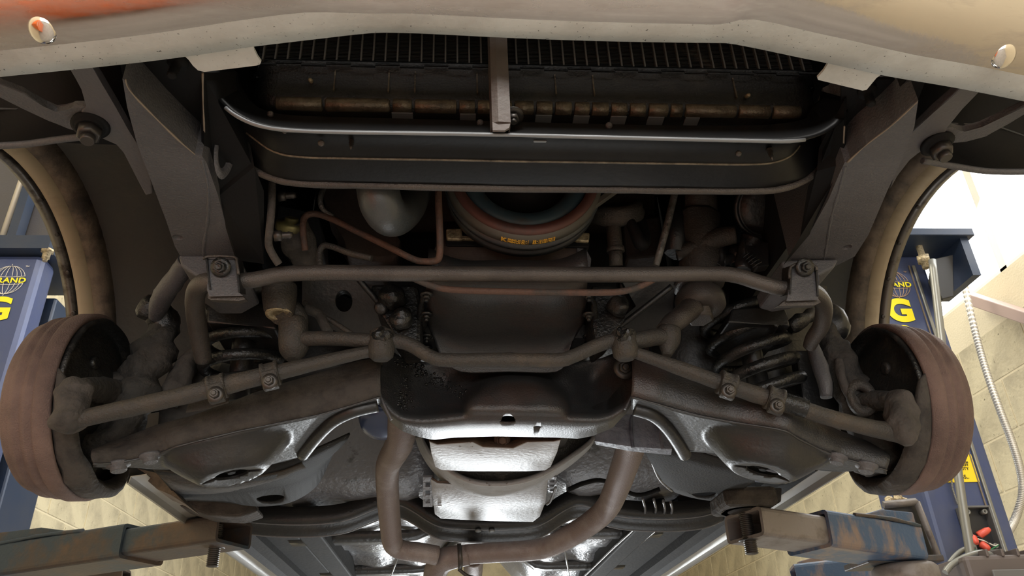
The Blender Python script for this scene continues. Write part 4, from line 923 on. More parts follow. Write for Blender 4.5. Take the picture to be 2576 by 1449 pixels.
# caked grease streaks on the crossmember face
b = BM()
random.seed(3)
for i in range(280):
    u = random.random(); x = 1000 + u * 190 + random.gauss(0, 14); y = 905 + u * 95 + random.gauss(0, 9)
    if random.random() < .45: x, y = 1015 + random.gauss(0, 10), 1000 + random.gauss(0, 22)
    hump = max(0, 1 - ((x - 1298) / 135) ** 2) ** .6 if abs(x - 1298) < 135 else 0
    v = max(0, min(1, (y - interp(ktop, x)) / (interp(kbot, x) - interp(ktop, x))))
    hollow = math.exp(-((x - 1110) / 55) ** 2)
    Y_ = .045 - .035 * v + .035 * hollow * math.sin(PI * min(1, v * 1.05)) - .05 * max(0, 1 - abs(x - 960) / 70) - .004
    bmesh.ops.create_icosphere(b, subdivisions=1, radius=random.uniform(.0008, .0026), matrix=Matrix.Translation(A(x, y, Y=Y_)) @ Matrix.Diagonal((random.uniform(.8, 2), .8, random.uniform(.6, 1.6), 1)))
for f in b.faces: f.smooth = True
obj('caked_grease', b, M['grease'], km)['kind'] = 'stuff'
for (x, y) in ((1571, 926),): 
    b = BM(); add_bolt(b, A(x, y, Y=-.04), (0, -1, -.2), .0115, .008); obj('bolt', b, M['thread'], km)
for pts in ([(925, 875), (945, 930), (958, 998), (985, 1056)], [(1640, 905), (1610, 960), (1588, 1000), (1572, 1030)]):
    b = BM(); add_tube(b, [A(x, y, Y=-.05) for x, y in pts], .0022, 6, lump=.4); obj('crossmember_edge', b, M['dusty'], km)

# --- lower control arms
def control_arm(side, lip, top, rear, pocket, legs, lab):
    """lip: front lower edge; top: front upper edge; rear: rear edge; all functions of the pixel column"""
    L0, L1 = V(A(*lip[0], Y=-.085)), V(A(*lip[-1], Y=-.075))
    t = (L1 - L0).normalized(); n = t.cross(V((0, 1, 0))).normalized(); n = n if n.z > 0 else -n
    xs = [p[0] for p in lip]; xa, xb = xs[0], xs[-1]
    NXx = 70; NV = 22
    pc = AP(*pocket, L0, n)
    def bulge(p):
        q = p - pc; u = q.dot(t) / .098; w = q.y / .088; r = math.sqrt(u * u + w * w)
        if r > 1: return 0
        k = (1 - r * r); cone = k ** .55 if r > .5 else (.75 ** .55)
        # the seat dips back up in the middle of the pocket
        dip = max(0, 1 - (r / .48) ** 2) * .32
        return .046 * (min(1, (1 - r) * 2.0) ** .85 - dip * .35)
    rows = []
    for j in range(NV + 1):
        v = j / NV; row = []
        for i in range(NXx + 1):
            x = lerp(xa, xb, i / NXx)
            p = AP(x, lerp(interp(lip, x), interp(rear, x), v), L0, n)
            d = bulge(p) * min(1, v / .22) ** 1.3; row.append(p - n * d)
        rows.append(row)
    b = BM(); add_grid(b, rows); arm_o = obj('lower_arm', b, M['black'], car, solid=.004, label=lab)
    cb = BM()
    hc_ = pc - n * .09
    us = [lerp(-.046, .046, k / 30) for k in range(31)]
    hh = lambda u: max(.0055 * math.sqrt(max(0, 1 - (u / .046) ** 4)), .020 * math.sqrt(max(0, 1 - (u / .026) ** 2)))
    ring0 = [hc_ + t * u + V((0, 1, 0)) * (hh(u) + .0003) for u in us] + [hc_ + t * u - V((0, 1, 0)) * (hh(u) + .0003) for u in us[::-1]]
    add_prism(cb, ring0, n * .115)
    cut(arm_o, cb)
    b = BM(); add_lathe(b, pc - n * .020, -n, [(.024, -.02), (.024, .004), (.020, .012), (.014, .016), (.012, .013), (.010, .013)], 24, cap=True); add_lathe(b, pc - n * .008, -n, [(.0085, 0), (.0085, .030), (.006, .031), (.006, .034)], 14); obj('damper_eye', b, M['rubber'], arm_o)
    # pressed front face
    fr = []
    for j in range(7):
        v = j / 6; row = []
        for i in range(NXx + 1):
            x = lerp(xa, xb, i / NXx); pl = AP(x, interp(lip, x), L0, n); Yt = pl.y + .012
            pt = A(x, interp(top, x), Y=Yt)
            p = lerp(pl, pt, v); p.y -= .010 * math.sin(PI * v); 
            p.y += .0022 * noise.noise(p * 55) if j else 0
            row.append(p)
        fr.append(row)
    fr.append([p + V((0, .05, .012)) for p in fr[-1]])
    b = BM(); add_grid(b, fr); obj('arm_face', b, M['caked'] if side < 0 else M['kmember'], arm_o, solid=.003)
    b = BM(); add_tube(b, [p + V((0, -.001, -.001)) for p in fr[0]], .0018, 6, k=1, lump=.3); obj('arm_lip', b, M['floorpan'], arm_o)
    rr = rows[-1]; b = BM(); add_tube(b, [p + V((0, .0, -.0008)) for p in rr], .0016, 6, k=1, lump=.3); obj('rear_lip', b, M['floorpan'], arm_o)
    return arm_o, t, n, L0, pc
AL, tL_, nL_, L0L, pcL = control_arm(-1,
    [(235, 1166), (290, 1164), (345, 1154), (400, 1141), (440, 1124), (500, 1108), (600, 1084), (700, 1064), (800, 1044), (880, 1021), (958, 998)],
    [(200, 1145), (240, 1128), (340, 1092), (395, 1070), (480, 1048), (590, 1008), (640, 990), (740, 958), (860, 922), (905, 908), (958, 905)],
    [(235, 1172), (310, 1171), (350, 1174), (400, 1178), (440, 1178), (480, 1177), (560, 1176), (620, 1174), (680, 1166), (720, 1156), (770, 1142), (800, 1112), (835, 1076), (862, 1044), (905, 1026), (958, 1012)], (575, 1128), None, 'left lower control arm with spring pocket and oval hole')
AR, tR_, nR_, L0R, pcR = control_arm(1,
    [(1588, 998), (1650, 1015), (1700, 1030), (1760, 1045), (1850, 1062), (1950, 1077), (1980, 1085), (2010, 1104), (2060, 1129), (2110, 1150), (2170, 1166), (2230, 1182)],
    [(1588, 895), (1640, 908), (1700, 930), (1800, 968), (1900, 992), (2000, 1024), (2060, 1052), (2100, 1080), (2180, 1110), (2230, 1140)],
    [(1588, 1028), (1620, 1034), (1650, 1054), (1680, 1098), (1700, 1130), (1740, 1133), (1800, 1138), (1840, 1152), (1890, 1160), (1940, 1164), (1990, 1168), (2060, 1180), (2110, 1184), (2170, 1180), (2230, 1190)], (1925, 1122), None, 'right lower control arm with spring pocket and oval hole')
for (x, y, A_o, t_, n_, L0_, r) in ((378, 1147, AL, tL_, nL_, L0L, .011), (298, 1169, AL, tL_, nL_, L0L, .012), (2106, 1150, AR, tR_, nR_, L0R, .011), (2180, 1172, AR, tR_, nR_, L0R, .012)):
    q = AP(x, y, L0_, n_); b = BM(); add_lathe(b, q, -n_, [(r * 1.5, -.002), (r * 1.45, .002), (r, .004), (r, .009), (r * .85, .011)], 18); obj('rivet', b, M['dusty'], A_o)
# ribs pressed along the inner legs of the arms
rod('arm_rib', [AP(x, y, L0L, nL_) + V((0, 0, -.004)) for x, y in ((950, 1014), (890, 1028), (840, 1052), (800, 1090), (762, 1138))], .011, M['black'], AL)
rod('arm_rib', [AP(x, y, L0R, nR_) + V((0, 0, -.004)) for x, y in ((1595, 1022), (1640, 1036), (1672, 1062), (1700, 1100), (1722, 1138))], .012, M['black'], AR)

# --- coil springs
def spring(bot, top, R0, wire, turns, ph, lab, squash=1.0):
    ax = (top - bot); u = ax.normalized(); e1 = V((1, 0, 0)); e1 = (e1 - u * u.dot(e1)).normalized(); e2 = u.cross(e1); n_ = int(turns * 22)
    pts = [bot + ax * (i / n_) + (e1 * math.cos(ph + 2 * PI * turns * i / n_) + e2 * math.sin(ph + 2 * PI * turns * i / n_)) * R0 for i in range(n_ + 1)]
    b = BM(); add_tube(b, pts, wire, 12, True, 1); return obj('coil_spring', b, M['grease'], car, label=lab)
spring(A(600, 1010, Y=.03), A(622, 740, Y=.0), .062, .0100, 5.0, .3, 'glossy black left coil spring')
spring(A(1935, 1018, Y=.05), A(1845, 750, Y=.02), .069, .0108, 5.6, .3, 'glossy black right coil spring')
rod('damper', [A(600, 1010, Y=.035), A(622, 760, Y=.005)], .020, M['black'], k=1)
rod('damper', [A(1918, 1010, Y=.055), A(1862, 765, Y=.025)], .020, M['black'], k=1)
# spring towers
plate('spring_tower', [(520, 768), (680, 768), (700, 790), (695, 830), (640, 815), (520, 812)], -.06, M['black'], .14, car, .004, 'black spring tower bracket, left')
plate('spring_tower', [(1842, 775), (1975, 768), (1982, 800), (1990, 822), (1962, 812), (1958, 826), (1945, 812), (1830, 812)], -.06, M['black'], .14, car, .004, 'black spring tower bracket, right')
b = BM(); add_grid(b, [Aseq([(500, 700), (620, 690), (760, 700), (900, 760)], Y=.06), Aseq([(490, 800), (620, 790), (770, 800), (920, 860)], Y=.10), Aseq([(480, 900), (620, 900), (780, 900), (930, 930)], Y=.115), Aseq([(380, 1040), (620, 1000), (780, 980), (930, 960)], Y=.12)]); obj('tower_wall', b, M['black'], car, solid=.003)
b = BM(); add_grid(b, [Aseq([(1640, 730), (1780, 700), (1960, 700), (2080, 720)], Y=.06), Aseq([(1640, 830), (1780, 800), (1960, 800), (2080, 820)], Y=.10), Aseq([(1640, 930), (1780, 940), (1960, 930), (2100, 930)], Y=.125), Aseq([(1640, 960), (1780, 1000), (1960, 1010), (2100, 1060)], Y=.13)]); obj('tower_wall', b, M['black'], car, solid=.003)

# --- centre link, idler arm and tie rods
cl = [A(735, 862, Y=-.115), A(765, 852, Y=-.13), A(850, 852, Y=-.14), A(930, 857, Y=-.145), A(1000, 858, Y=-.145), A(1040, 872, Y=-.145), A(1085, 898, Y=-.145), A(1130, 906, Y=-.145), A(1280, 905, Y=-.145), A(1400, 906, Y=-.145), A(1440, 897, Y=-.145), A(1500, 870, Y=-.145), A(1545, 856, Y=-.145), A(1600, 856, Y=-.14), A(1650, 848, Y=-.13), A(1690, 852, Y=-.12)]
clk = rod('centre_link', cl, [.013, .012, .0112, .0112, .0112, .0108, .0108, .0108, .0112, .0112, .0108, .0112, .0125, .0135, .014, .014], M['rod'], seg=18, lump=.06, label='dull brown steering centre link with dropped middle')
for (x, y, s) in ((960, 868, 1), (1570, 868, 1)):
    q = A(x, y, Y=-.145); b = BM(); add_lathe(b, q + V((0, 0, -.026)), (0, -.15, 1), [(.012, 0), (.019, .006), (.021, .02), (.0185, .034), (.019, .046), (.013, .05)], 24)
    obj('tie_rod_joint', b, M['rod'], clk)
    b = BM(); bmesh.ops.create_icosphere(b, subdivisions=3, radius=.016, matrix=Matrix.Translation(A(x, y - 22, Y=-.158)))
    for v in b.verts: v.co += v.normal * .005 * noise.noise(v.co * 120)
    obj('greasy_nut', b, M['grease'], clk)
def lumpcyl(name, pts, rs, m, parent=car, lump=.12, label=None): return rod(name, pts, rs, m, parent, 20, 3, lump, label)
lumpcyl('idler_joint', [A(738, 806, Y=-.125), A(738, 830, Y=-.125), A(738, 880, Y=-.12), A(736, 905, Y=-.12)], [.021, .023, .022, .010], M['rod'], clk)
lumpcyl('pitman_joint', [A(1682, 828, Y=-.12), A(1682, 850, Y=-.12), A(1680, 872, Y=-.12), A(1678, 895, Y=-.12)], [.019, .020, .015, .007], M['rod'], clk)
id_ = lumpcyl('idler_bushing', [A(704, 722, Y=-.15), A(703, 745, Y=-.15), A(703, 785, Y=-.145), A(702, 791, Y=-.145)], [.027, .027, .0235, .021], M['rod'], car, .03, 'cylindrical idler bushing hanging below the left frame rail')
b = BM(); add_lathe(b, A(702, 789, Y=-.147), (0, -.15, -1), [(.021, 0), (.021, .002), (.012, .003), (.010, .0)], 24); obj('bushing_face', b, M['castgold'], id_)
lumpcyl('idler_arm', [A(735, 770, Y=-.13), A(752, 800, Y=-.125), A(748, 830, Y=-.12)], [.012, .014, .015], M['rod'])
rod('pitman_arm', [A(1745, 770, Y=-.10), A(1715, 795, Y=-.11), A(1690, 815, Y=-.115), A(1675, 835, Y=-.12)], [.020, .018, .017, .018], M['bar'], seg=16, lump=.08, label='brown pitman arm leading down to the centre link')
rod('brake_line', [A(765, 760, Y=-.10), A(790, 785, Y=-.10), A(830, 805, Y=-.095), A(900, 850, Y=-.09)], .0045, M['rod'])
rod('brake_line', [A(765, 775, Y=-.11), A(800, 790, Y=-.10), A(815, 815, Y=-.1), A(828, 835, Y=-.1)], .008, M['caked'], lump=.3)

def tie_rod(pts, Ys, rr, clamps, lab):
    P = [A(x, y, Y=Yv) for (x, y), Yv in zip(pts, Ys)]
    o = rod('tie_rod', P, rr, M['rod'], seg=16, k=3, lump=.08, label=lab)
    for (x, y, Yv, up) in clamps:
        c = A(x, y, Y=Yv); i = min(range(len(P) - 1), key=lambda k: ((P[k] + P[k + 1]) / 2 - c).length); ax = (P[i + 1] - P[i]).normalized()
        b = BM(); add_lathe(b, c, ax, [(.0165, -.013), (.0195, -.0125), (.0195, -.008), (.018, -.007), (.018, .007), (.0195, .008), (.0195, .0125), (.0165, .013)], 24)
        dn = ax.cross(V((0, 1, 0))).normalized(); dn = dn if dn.z < 0 else -dn
        add_prism(b, [c - ax * .0125 + V((0, -.020, 0)), c + ax * .0125 + V((0, -.020, 0)), c + ax * .0115 + V((0, -.020, 0)) + dn * .030, c - ax * .0115 + V((0, -.020, 0)) + dn * .030], V((0, .014, 0)), .003); obj('clamp', b, M['rod'], o)
        b = BM(); add_bolt(b, c + V((0, -.020, 0)) + dn * .020, (0, -1, -.1), .0072, .007, True, .003); obj('clamp_bolt', b, M['thread'], o)
    return o
tl = tie_rod([(968, 878), (900, 890), (830, 906), (760, 922), (700, 937), (620, 956), (545, 975), (440, 1000), (330, 1025), (235, 1046), (190, 1058)], (-.145, -.145, -.145, -.147, -.149, -.15, -.151, -.153, -.155, -.156, -.156),
    [.009, .0095, .0105, .0115, .0125, .0140, .0140, .0135, .0130, .0128, .0125], [(680, 942, -.149, 0), (546, 974, -.151, 0)], 'dirt-caked left tie rod with two clamps')
tr = tie_rod([(1590, 884), (1650, 905), (1720, 930), (1790, 955), (1870, 982), (1950, 1008), (2040, 1036), (2120, 1060), (2200, 1078), (2262, 1090), (2285, 1092)], (-.145, -.145, -.145, -.145, -.14, -.14, -.135, -.13, -.125, -.12, -.12),
    [.0095, .010, .0115, .0120, .0135, .0135, .0130, .0130, .0135, .015, .012], [(1828, 966, -.146, 0), (1948, 1004, -.142, 0)], 'dirt-caked right tie rod with two shiny clamps')
b = BM(); ths = [A(x, y, Y=-.142) for x, y in ((1960, 1006), (2040, 1032))]
pr_ = []
for i in range(20): pr_ += [(.0138, i * .0022), (.0152, i * .0022 + .0011)]
add_lathe(b, ths[0], ths[1] - ths[0], pr_, 14); obj('thread', b, M['grease'], tr)
# outer ball joints with boots
def ball_end(pts, rs, m, par): 
    b = BM(); add_tube(b, pts, rs, 26, True, 5, .30); return obj('ball_joint', b, m, par)
ball_end([A(184, 952, Y=-.145), A(184, 962, Y=-.145), A(184, 985, Y=-.145), A(183, 1005, Y=-.148), A(180, 1030, Y=-.152), A(176, 1060, Y=-.156), A(176, 1072, Y=-.157), A(178, 1088, Y=-.157)], [.008, .0145, .0235, .0215, .023, .026, .019, .006], M['oldrubber'], tl)
ball_end([A(2268, 985, Y=-.115), A(2266, 1000, Y=-.115), A(2266, 1030, Y=-.12), A(2268, 1055, Y=-.125), A(2274, 1080, Y=-.13), A(2280, 1102, Y=-.132), A(2284, 1120, Y=-.132)], [.008, .021, .025, .024, .026, .018, .006], M['oldrubber'], tr)
plate('shield_plate', [(465, 1038), (480, 992), (500, 985), (575, 972), (576, 1012), (520, 1028)], -.118, M['rod'], .004, car)

# --- brake drums, backing plates, hubs and knuckles
def drum(sx, c, R, lab, tilt):
    ax = V((sx, tilt, 0)).normalized()
    b = BM()
    add_lathe(b, c, ax, [(R * .90, .006), (R * .965, .0), (R, .001), (R * 1.0, .024), (R * .995, .026), (R * .955, .029), (R * .955, .032), (R * .975, .038), (R * .975, .042), (R * .945, .047), (R * .94, .050), (R * .96, .056), (R * .955, .060), (R * .925, .066), (R * .92, .070), (R * .90, .077), (R * .84, .084), (R * .45, .087), (R * .44, .10), (0, .10)], 72, cap=False)
    o = obj('brake_drum', b, M['drum'], car, label=lab)
    b = BM(); add_lathe(b, c, ax, [(R * .93, .004), (R * .955, -.006), (R * .93, -.010), (R * .86, .004), (R * .80, .006), (R * .62, -.004), (R * .45, -.012), (R * .40, -.014), (R * .22, -.035), (0, -.04)], 56, cap=False)
    for v in b.verts:
        v.co += V((noise.noise(v.co * 30) * .003, 0, noise.noise(v.co * 28 + V((3, 3, 3))) * .003))
    bp = obj('backing_plate', b, M['grease'], o)
    return o, bp, ax
DL, BPL, axL = drum(-1, V((-.668, .0, .010)), .152, 'rusty brown left brake drum with ribbed edge', .0)
DR, BPR, axR = drum(1, V((.672, .0, -.010)), .149, 'rusty brown right brake drum with ribbed edge', .0)
for (o, c, s) in ((DL, V((-.668, 0, .01)), -1), (DR, V((.672, 0, -.01)), 1)):
    # lower skirt of the backing plate, caked with grease
    Rr = .150; rws = []
    for (rf, dep) in ((.965, 0), (.985, .006), (.975, .034), (.90, .040), (.80, .022)):
        row = []
        for k_ in range(37):
            a = math.radians(lerp(178, 352, k_ / 36)); e_ = math.sin(PI * k_ / 36) ** .5
            q = c + V((-s * dep * e_, Rr * (rf if rf > .95 else lerp(.965, rf, e_)) * math.cos(a), Rr * (rf if rf > .95 else lerp(.965, rf, e_)) * math.sin(a)))
            row.append(q + V((.003, .003, .003)) * noise.noise(q * 50) * e_)
        rws.append(row)
    b = BM(); add_grid(b, rws); obj('plate_skirt', b, M['caked'], o, solid=.002)
    b = BM()
    for k_, (dy, dz, r) in enumerate(((-.06, .05, .012), (.05, .07, .014), (-.075, -.03, .01), (.03, -.06, .012))): add_lathe(b, c + V((-s * .004, dy, dz)), (-s, 0, 0), [(r, 0), (r, .008), (r * .6, .010)], 12)
    obj('plate_boss', b, M['grease'], o)['kind'] = 'stuff'
def knuckle(pts, rs, m=M['grime'], lump=.6, name='knuckle', label=None, seg=18): return rod(name, pts, rs, m, car, seg, 4, lump, label)
knuckle([A(415, 800, Y=.02), A(400, 850, Y=.01), A(380, 900, Y=.0), A(350, 960, Y=-.01), A(330, 1020, Y=-.01), A(300, 1090, Y=-.01), A(240, 1140, Y=0), A(225, 1165, Y=0)], [.018, .026, .03, .03, .032, .035, .038, .022], label='dirt-caked left steering knuckle')
knuckle([A(2075, 800, Y=.02), A(2090, 850, Y=.01), A(2110, 900, Y=.0), A(2140, 970, Y=.0), A(2160, 1040, Y=0), A(2190, 1100, Y=0), A(2215, 1160, Y=0), A(2225, 1185, Y=0)], [.018, .022, .026, .028, .03, .034, .038, .024], label='dirt-caked right steering knuckle')
# steering arms from knuckle to tie-rod ends
knuckle([A(320, 1000, Y=.0), A(270, 985, Y=-.04), A(225, 975, Y=-.12), A(195, 975, Y=-.145)], [.026, .022, .015, .012], name='steering_arm', lump=.3)
knuckle([A(2150, 1020, Y=.0), A(2200, 1010, Y=-.04), A(2245, 1005, Y=-.08)], [.022, .020, .014], name='steering_arm', lump=.3)
b = BM(); add_lathe(b, A(2165, 1005, Y=-.03), (-.2, -1, 0), [(.012, .0), (.024, .0), (.024, .014), (.012, .014), (.012, 0)], 24, cap=False)
for v in b.verts: v.co.z = A(2165, 1005, Y=-.03).z + (v.co.z - A(2165, 1005, Y=-.03).z) * 1.4
obj('brake_hose_bracket', b, M['rod'], car)
knuckle([A(300, 985, Y=.0), A(310, 960, Y=.01)], [.03, .022], name='ball_stud', lump=.2)
# upper arms, bump-stop arms, brake hoses
knuckle([A(470, 655, Y=-.16), A(450, 690, Y=-.13), A(420, 730, Y=-.08), A(400, 770, Y=-.03), A(392, 800, Y=.0)], [.014, .016, .017, .016, .012], M['dusty'], .15, 'upper_arm', 'rough grey left upper control arm')
knuckle([A(360, 800, Y=.0), A(372, 780, Y=.0), A(400, 785, Y=.01), A(420, 830, Y=.02), A(440, 850, Y=.03)], [.012, .022, .026, .024, .016], M['grease'], .4, 'ball_joint_boot')
knuckle([A(1985, 825, Y=-.02), A(2010, 810, Y=-.02), A(2045, 790, Y=.0)], [.012, .014, .012], M['grease'], .5, 'upper_arm')
knuckle([A(2060, 770, Y=.02), A(2090, 800, Y=.02), A(2100, 830, Y=.02), A(2085, 860, Y=.03)], [.016, .026, .024, .014], M['black'], .2, 'ball_joint_boot')
knuckle([A(2040, 860, Y=-.02), A(2055, 900, Y=-.02), A(2072, 950, Y=-.03), A(2080, 1000, Y=-.03)], [.012, .013, .013, .010], M['dusty'], .2, 'link')
knuckle([A(500, 880, Y=.02), A(470, 920, Y=.02), A(445, 970, Y=.02), A(420, 1010, Y=.02)], [.012, .018, .022, .022], M['caked'], .3, 'link')
plate('arm_web', [(480, 870), (520, 900), (510, 960), (540, 1010), (460, 1060), (395, 1075), (400, 1010), (440, 930)], .06, M['caked'], .03, car, .004)
plate('arm_web', [(2000, 880), (2080, 880), (2110, 960), (2130, 1060), (2060, 1040), (2020, 1000)], .06, M['black'], .03, car, .004)
rod('brake_hose', [A(2110, 905, Y=-.02), A(2120, 960, Y=-.03), A(2150, 1010, Y=-.03), A(2190, 1020, Y=-.02), A(2180, 960, Y=-.01)], .008, M['oldrubber'], lump=.2)
rod('brake_hose', [A(330, 900, Y=.0), A(345, 940, Y=-.01), A(340, 990, Y=-.01), A(320, 1020, Y=0)], .008, M['oldrubber'], lump=.2)

b = BM(); add_box(b, (.02, .62, .19), (.30, 1.1, .30), bevel=.03); obj('transmission_case', b, M['black'], car)
b = BM(); add_box(b, (.02, .20, .24), (.46, .42, .24), bevel=.03); obj('engine_block', b, M['black'], eng)
# --- rear sump, bell housing, transmission pan
def pan(name, top, bot, S0, S1, m, m2, lab, d=.0):
    """top/bottom outlines of the front wall then the flat bottom, as pixel rows"""
    pass
b = BM()
r0 = [A(x, 1090, Y=.135) for x in (1078, 1090, 1180, 1300, 1400, 1412)]
fr1 = [(1080, 1112), (1096, 1124), (1180, 1126), (1222, 1130), (1300, 1128), (1330, 1118), (1395, 1114), (1410, 1108)]
fr1 = [(1080, 1110), (1100, 1118), (1190, 1112), (1215, 1124), (1290, 1127), (1325, 1112), (1392, 1110), (1410, 1106)]
rA = [A(x, y - 24, Y=.150) for x, y in fr1]; rB = [A(x, y, S=-.036) for x, y in fr1]
rC = [A(x, y, S=-.040) for x, y in ((1085, 1140), (1105, 1150), (1180, 1150), (1215, 1150), (1290, 1150), (1325, 1150), (1385, 1148), (1402, 1135))]
rD = [A(x, y, S=-.040) for x, y in ((1095, 1172), (1112, 1181), (1180, 1184), (1215, 1184), (1290, 1184), (1325, 1184), (1370, 1182), (1385, 1172))]
add_grid(b, [rB, rC, rD, [p + V((0, .006, .05)) for p in rD]]); sump = obj('rear_sump', b, M['silver'], car, solid=.003, label='bright bare metal sump behind the crossmember', bevel=.004)
b = BM(); add_grid(b, [[p + V((0, .01, .04)) for p in rA], rA, rB]); obj('sump_front', b, M['panrust'], sump, solid=.002)
b = BM(); add_lathe(b, A(1263, 1106, Y=.13), (0, -1, -.5), [(.0155, -.004), (.0155, .002), (.012, .003), (.0105, .003), (.0105, .008)], 24); add_lathe(b, A(1263, 1106, Y=.13), (0, -1, -.5), [(.0085, .006), (.0085, .012), (.006, .013)], 6); obj('drain_plug', b, M['panrust'], sump)
# bell housing: cast ring with dust cover behind it
bell = []
for off, yy, k in ((0, .40, 1.0), (0.0, .415, 1.012), (0, .475, 1.0), (0, .48, .93)):
    bell.append((yy, k))
bc0 = A(1262, 1040, Y=.44)
bp_ = [(1046, 1100), (1056, 1130), (1075, 1165), (1100, 1195), (1135, 1222), (1180, 1240), (1230, 1247), (1280, 1243), (1340, 1228), (1390, 1200), (1440, 1165), (1480, 1130), (1494, 1106)]
bi_ = [(1060, 1095), (1068, 1118), (1086, 1148), (1112, 1172), (1145, 1196), (1185, 1214), (1235, 1221), (1290, 1218), (1345, 1204), (1395, 1180), (1440, 1150), (1480, 1120), (1496, 1100)]
front = smooth_path(Aseq(bi_, Y=.405), 4); back = smooth_path(Aseq(bp_, Y=.515), 4)
b = BM(); add_grid(b, [[p + V((0, .01, .014)) for p in front], front, [lerp(p, q, .06) for p, q in zip(front, back)], [lerp(p, q, .94) for p, q in zip(front, back)], back, [p + V((0, .012, .03)) for p in back]]); bh = obj('bell_housing', b, M['silver'], car, solid=.004, label='silver curved rim of the bell housing')
b = BM(); ctr = A(1262, 1060, Y=.41); add_grid(b, [[p + V((0, .006, .012)) for p in front], [lerp(p, ctr, .35) + V((0, -.02, 0)) for p in front], [lerp(p, ctr, .9) + V((0, -.02, 0)) for p in front]]); obj('dust_cover', b, M['grease'], bh, solid=.002)
b = BM(); add_grid(b, [[A(x, y, Y=.49) for x, y in ((1084, 1205), (1100, 1215), (1230, 1225), (1360, 1215), (1378, 1205))], [A(x, y, S=-.018) for x, y in ((1090, 1262), (1105, 1266), (1230, 1268), (1358, 1266), (1372, 1262))], [A(x, y, S=-.022) for x, y in ((1094, 1292), (1110, 1304), (1230, 1310), (1340, 1312), (1358, 1298))], [A(x, y, S=-.022) + V((0, .01, .04)) for x, y in ((1094, 1292), (1110, 1304), (1230, 1310), (1340, 1312), (1358, 1298))]]); 
tp = obj('transmission_pan', b, M['silver'], car, solid=.002, bevel=.004, label='bright flat transmission pan')
b = BM(); add_grid(b, [[A(x, y, Y=.485) for x, y in ((1086, 1200), (1100, 1210), (1230, 1215), (1362, 1210), (1378, 1200))], [A(x, y, S=-.014) for x, y in ((1092, 1256), (1110, 1262), (1230, 1262), (1352, 1262), (1368, 1256))]]); obj('pan_front', b, M['panrust'], tp, solid=.002)
q = A(1106, 1272, S=-.023); b = BM(); add_box(b, q, (.010, .012, .004), bevel=.001); obj('pan_lug', b, M['silver'], tp)
for side_, xs_ in ((-1, (1064, 1088)), (1, (1378, 1400))):
    pts = [A(xs_[0], 1200, Y=.50), A(xs_[1], 1200, Y=.50), A(xs_[1], 1275 if side_ < 0 else 1240, Y=.60), A(xs_[0], 1275 if side_ < 0 else 1240, Y=.60)]
    b = BM(); add_prism(b, pts, V((0, 0, .004))); o = obj('side_bracket', b, M['undercoat'], tp)
    cb = BM()
    for f in ((.25, .52, .8)):
        c_ = lerp((pts[0] + pts[1]) / 2, (pts[2] + pts[3]) / 2, f); add_box(cb, c_, (abs(pts[1].x - pts[0].x) * .5, .016, .03))
    cut(o, cb)
rod('cooler_line', [A(1398, 1225, Y=.55), A(1385, 1260, Y=.62), A(1376, 1268, Y=.64)], .003, M['tab'], tp)

# --- exhaust Y-pipe
ex = rod('exhaust_pipe', [A(1012, 1040, Y=.18), A(1010, 1090, Y=.24), A(1000, 1125, Y=.31), A(980, 1160, Y=.40), A(974, 1190, Y=.46), A(976, 1250, Y=.56), A(982, 1320, Y=.66), A(986, 1358, Y=.71), A(995, 1376, Y=.735), A(1020, 1385, Y=.745), A(1060, 1390, Y=.75), A(1100, 1398, Y=.76)],
    [.0280, .0285, .0285, .0270, .0260, .0258, .0255, .0250, .0235, .0235, .0235, .0235], M['exhaust'], seg=26, k=4, lump=.02, label='grey-brown left exhaust pipe dropping behind the crossmember')
ex2 = rod('exhaust_pipe', [A(1590, 1090, Y=.22), A(1585, 1130, Y=.28), A(1568, 1180, Y=.36), A(1550, 1230, Y=.45), A(1525, 1280, Y=.55), A(1480, 1320, Y=.63), A(1420, 1356, Y=.69), A(1375, 1377, Y=.73), A(1330, 1385, Y=.75), A(1240, 1390, Y=.76), A(1170, 1395, Y=.765)],
    [.029, .029, .0285, .028, .0275, .027, .0265, .0255, .025, .0245, .024], M['exhaust'], seg=26, k=4, lump=.02, label='grey-brown right exhaust pipe curving down to the joint')
rod('exhaust_joint', [A(1180, 1396, Y=.765), A(1140, 1402, Y=.77), A(1112, 1412, Y=.79), A(1095, 1440, Y=.84), A(1090, 1480, Y=.95)], [.0245, .028, .030, .030, .027], M['exhaust'], ex, seg=24, k=4)
b = BM(); q = A(1156, 1400, Y=.767); add_lathe(b, q, (1, .05, .05), [(.026, -.006), (.031, -.004), (.031, .004), (.026, .006)], 28); add_tube(b, [q + V((-.002, 0, -.03)), q + V((.02, .01, -.045)), q + V((.045, .02, -.05))], .0045, 8); obj('pipe_clamp', b, M['thread'], ex)
rod('exhaust_pipe', [A(1192, 1400, Y=.95), A(1190, 1440, Y=1.1), A(1185, 1500, Y=1.5)], .027, M['exhaust'], label='short exhaust pipe leading rearwards at the bottom edge')

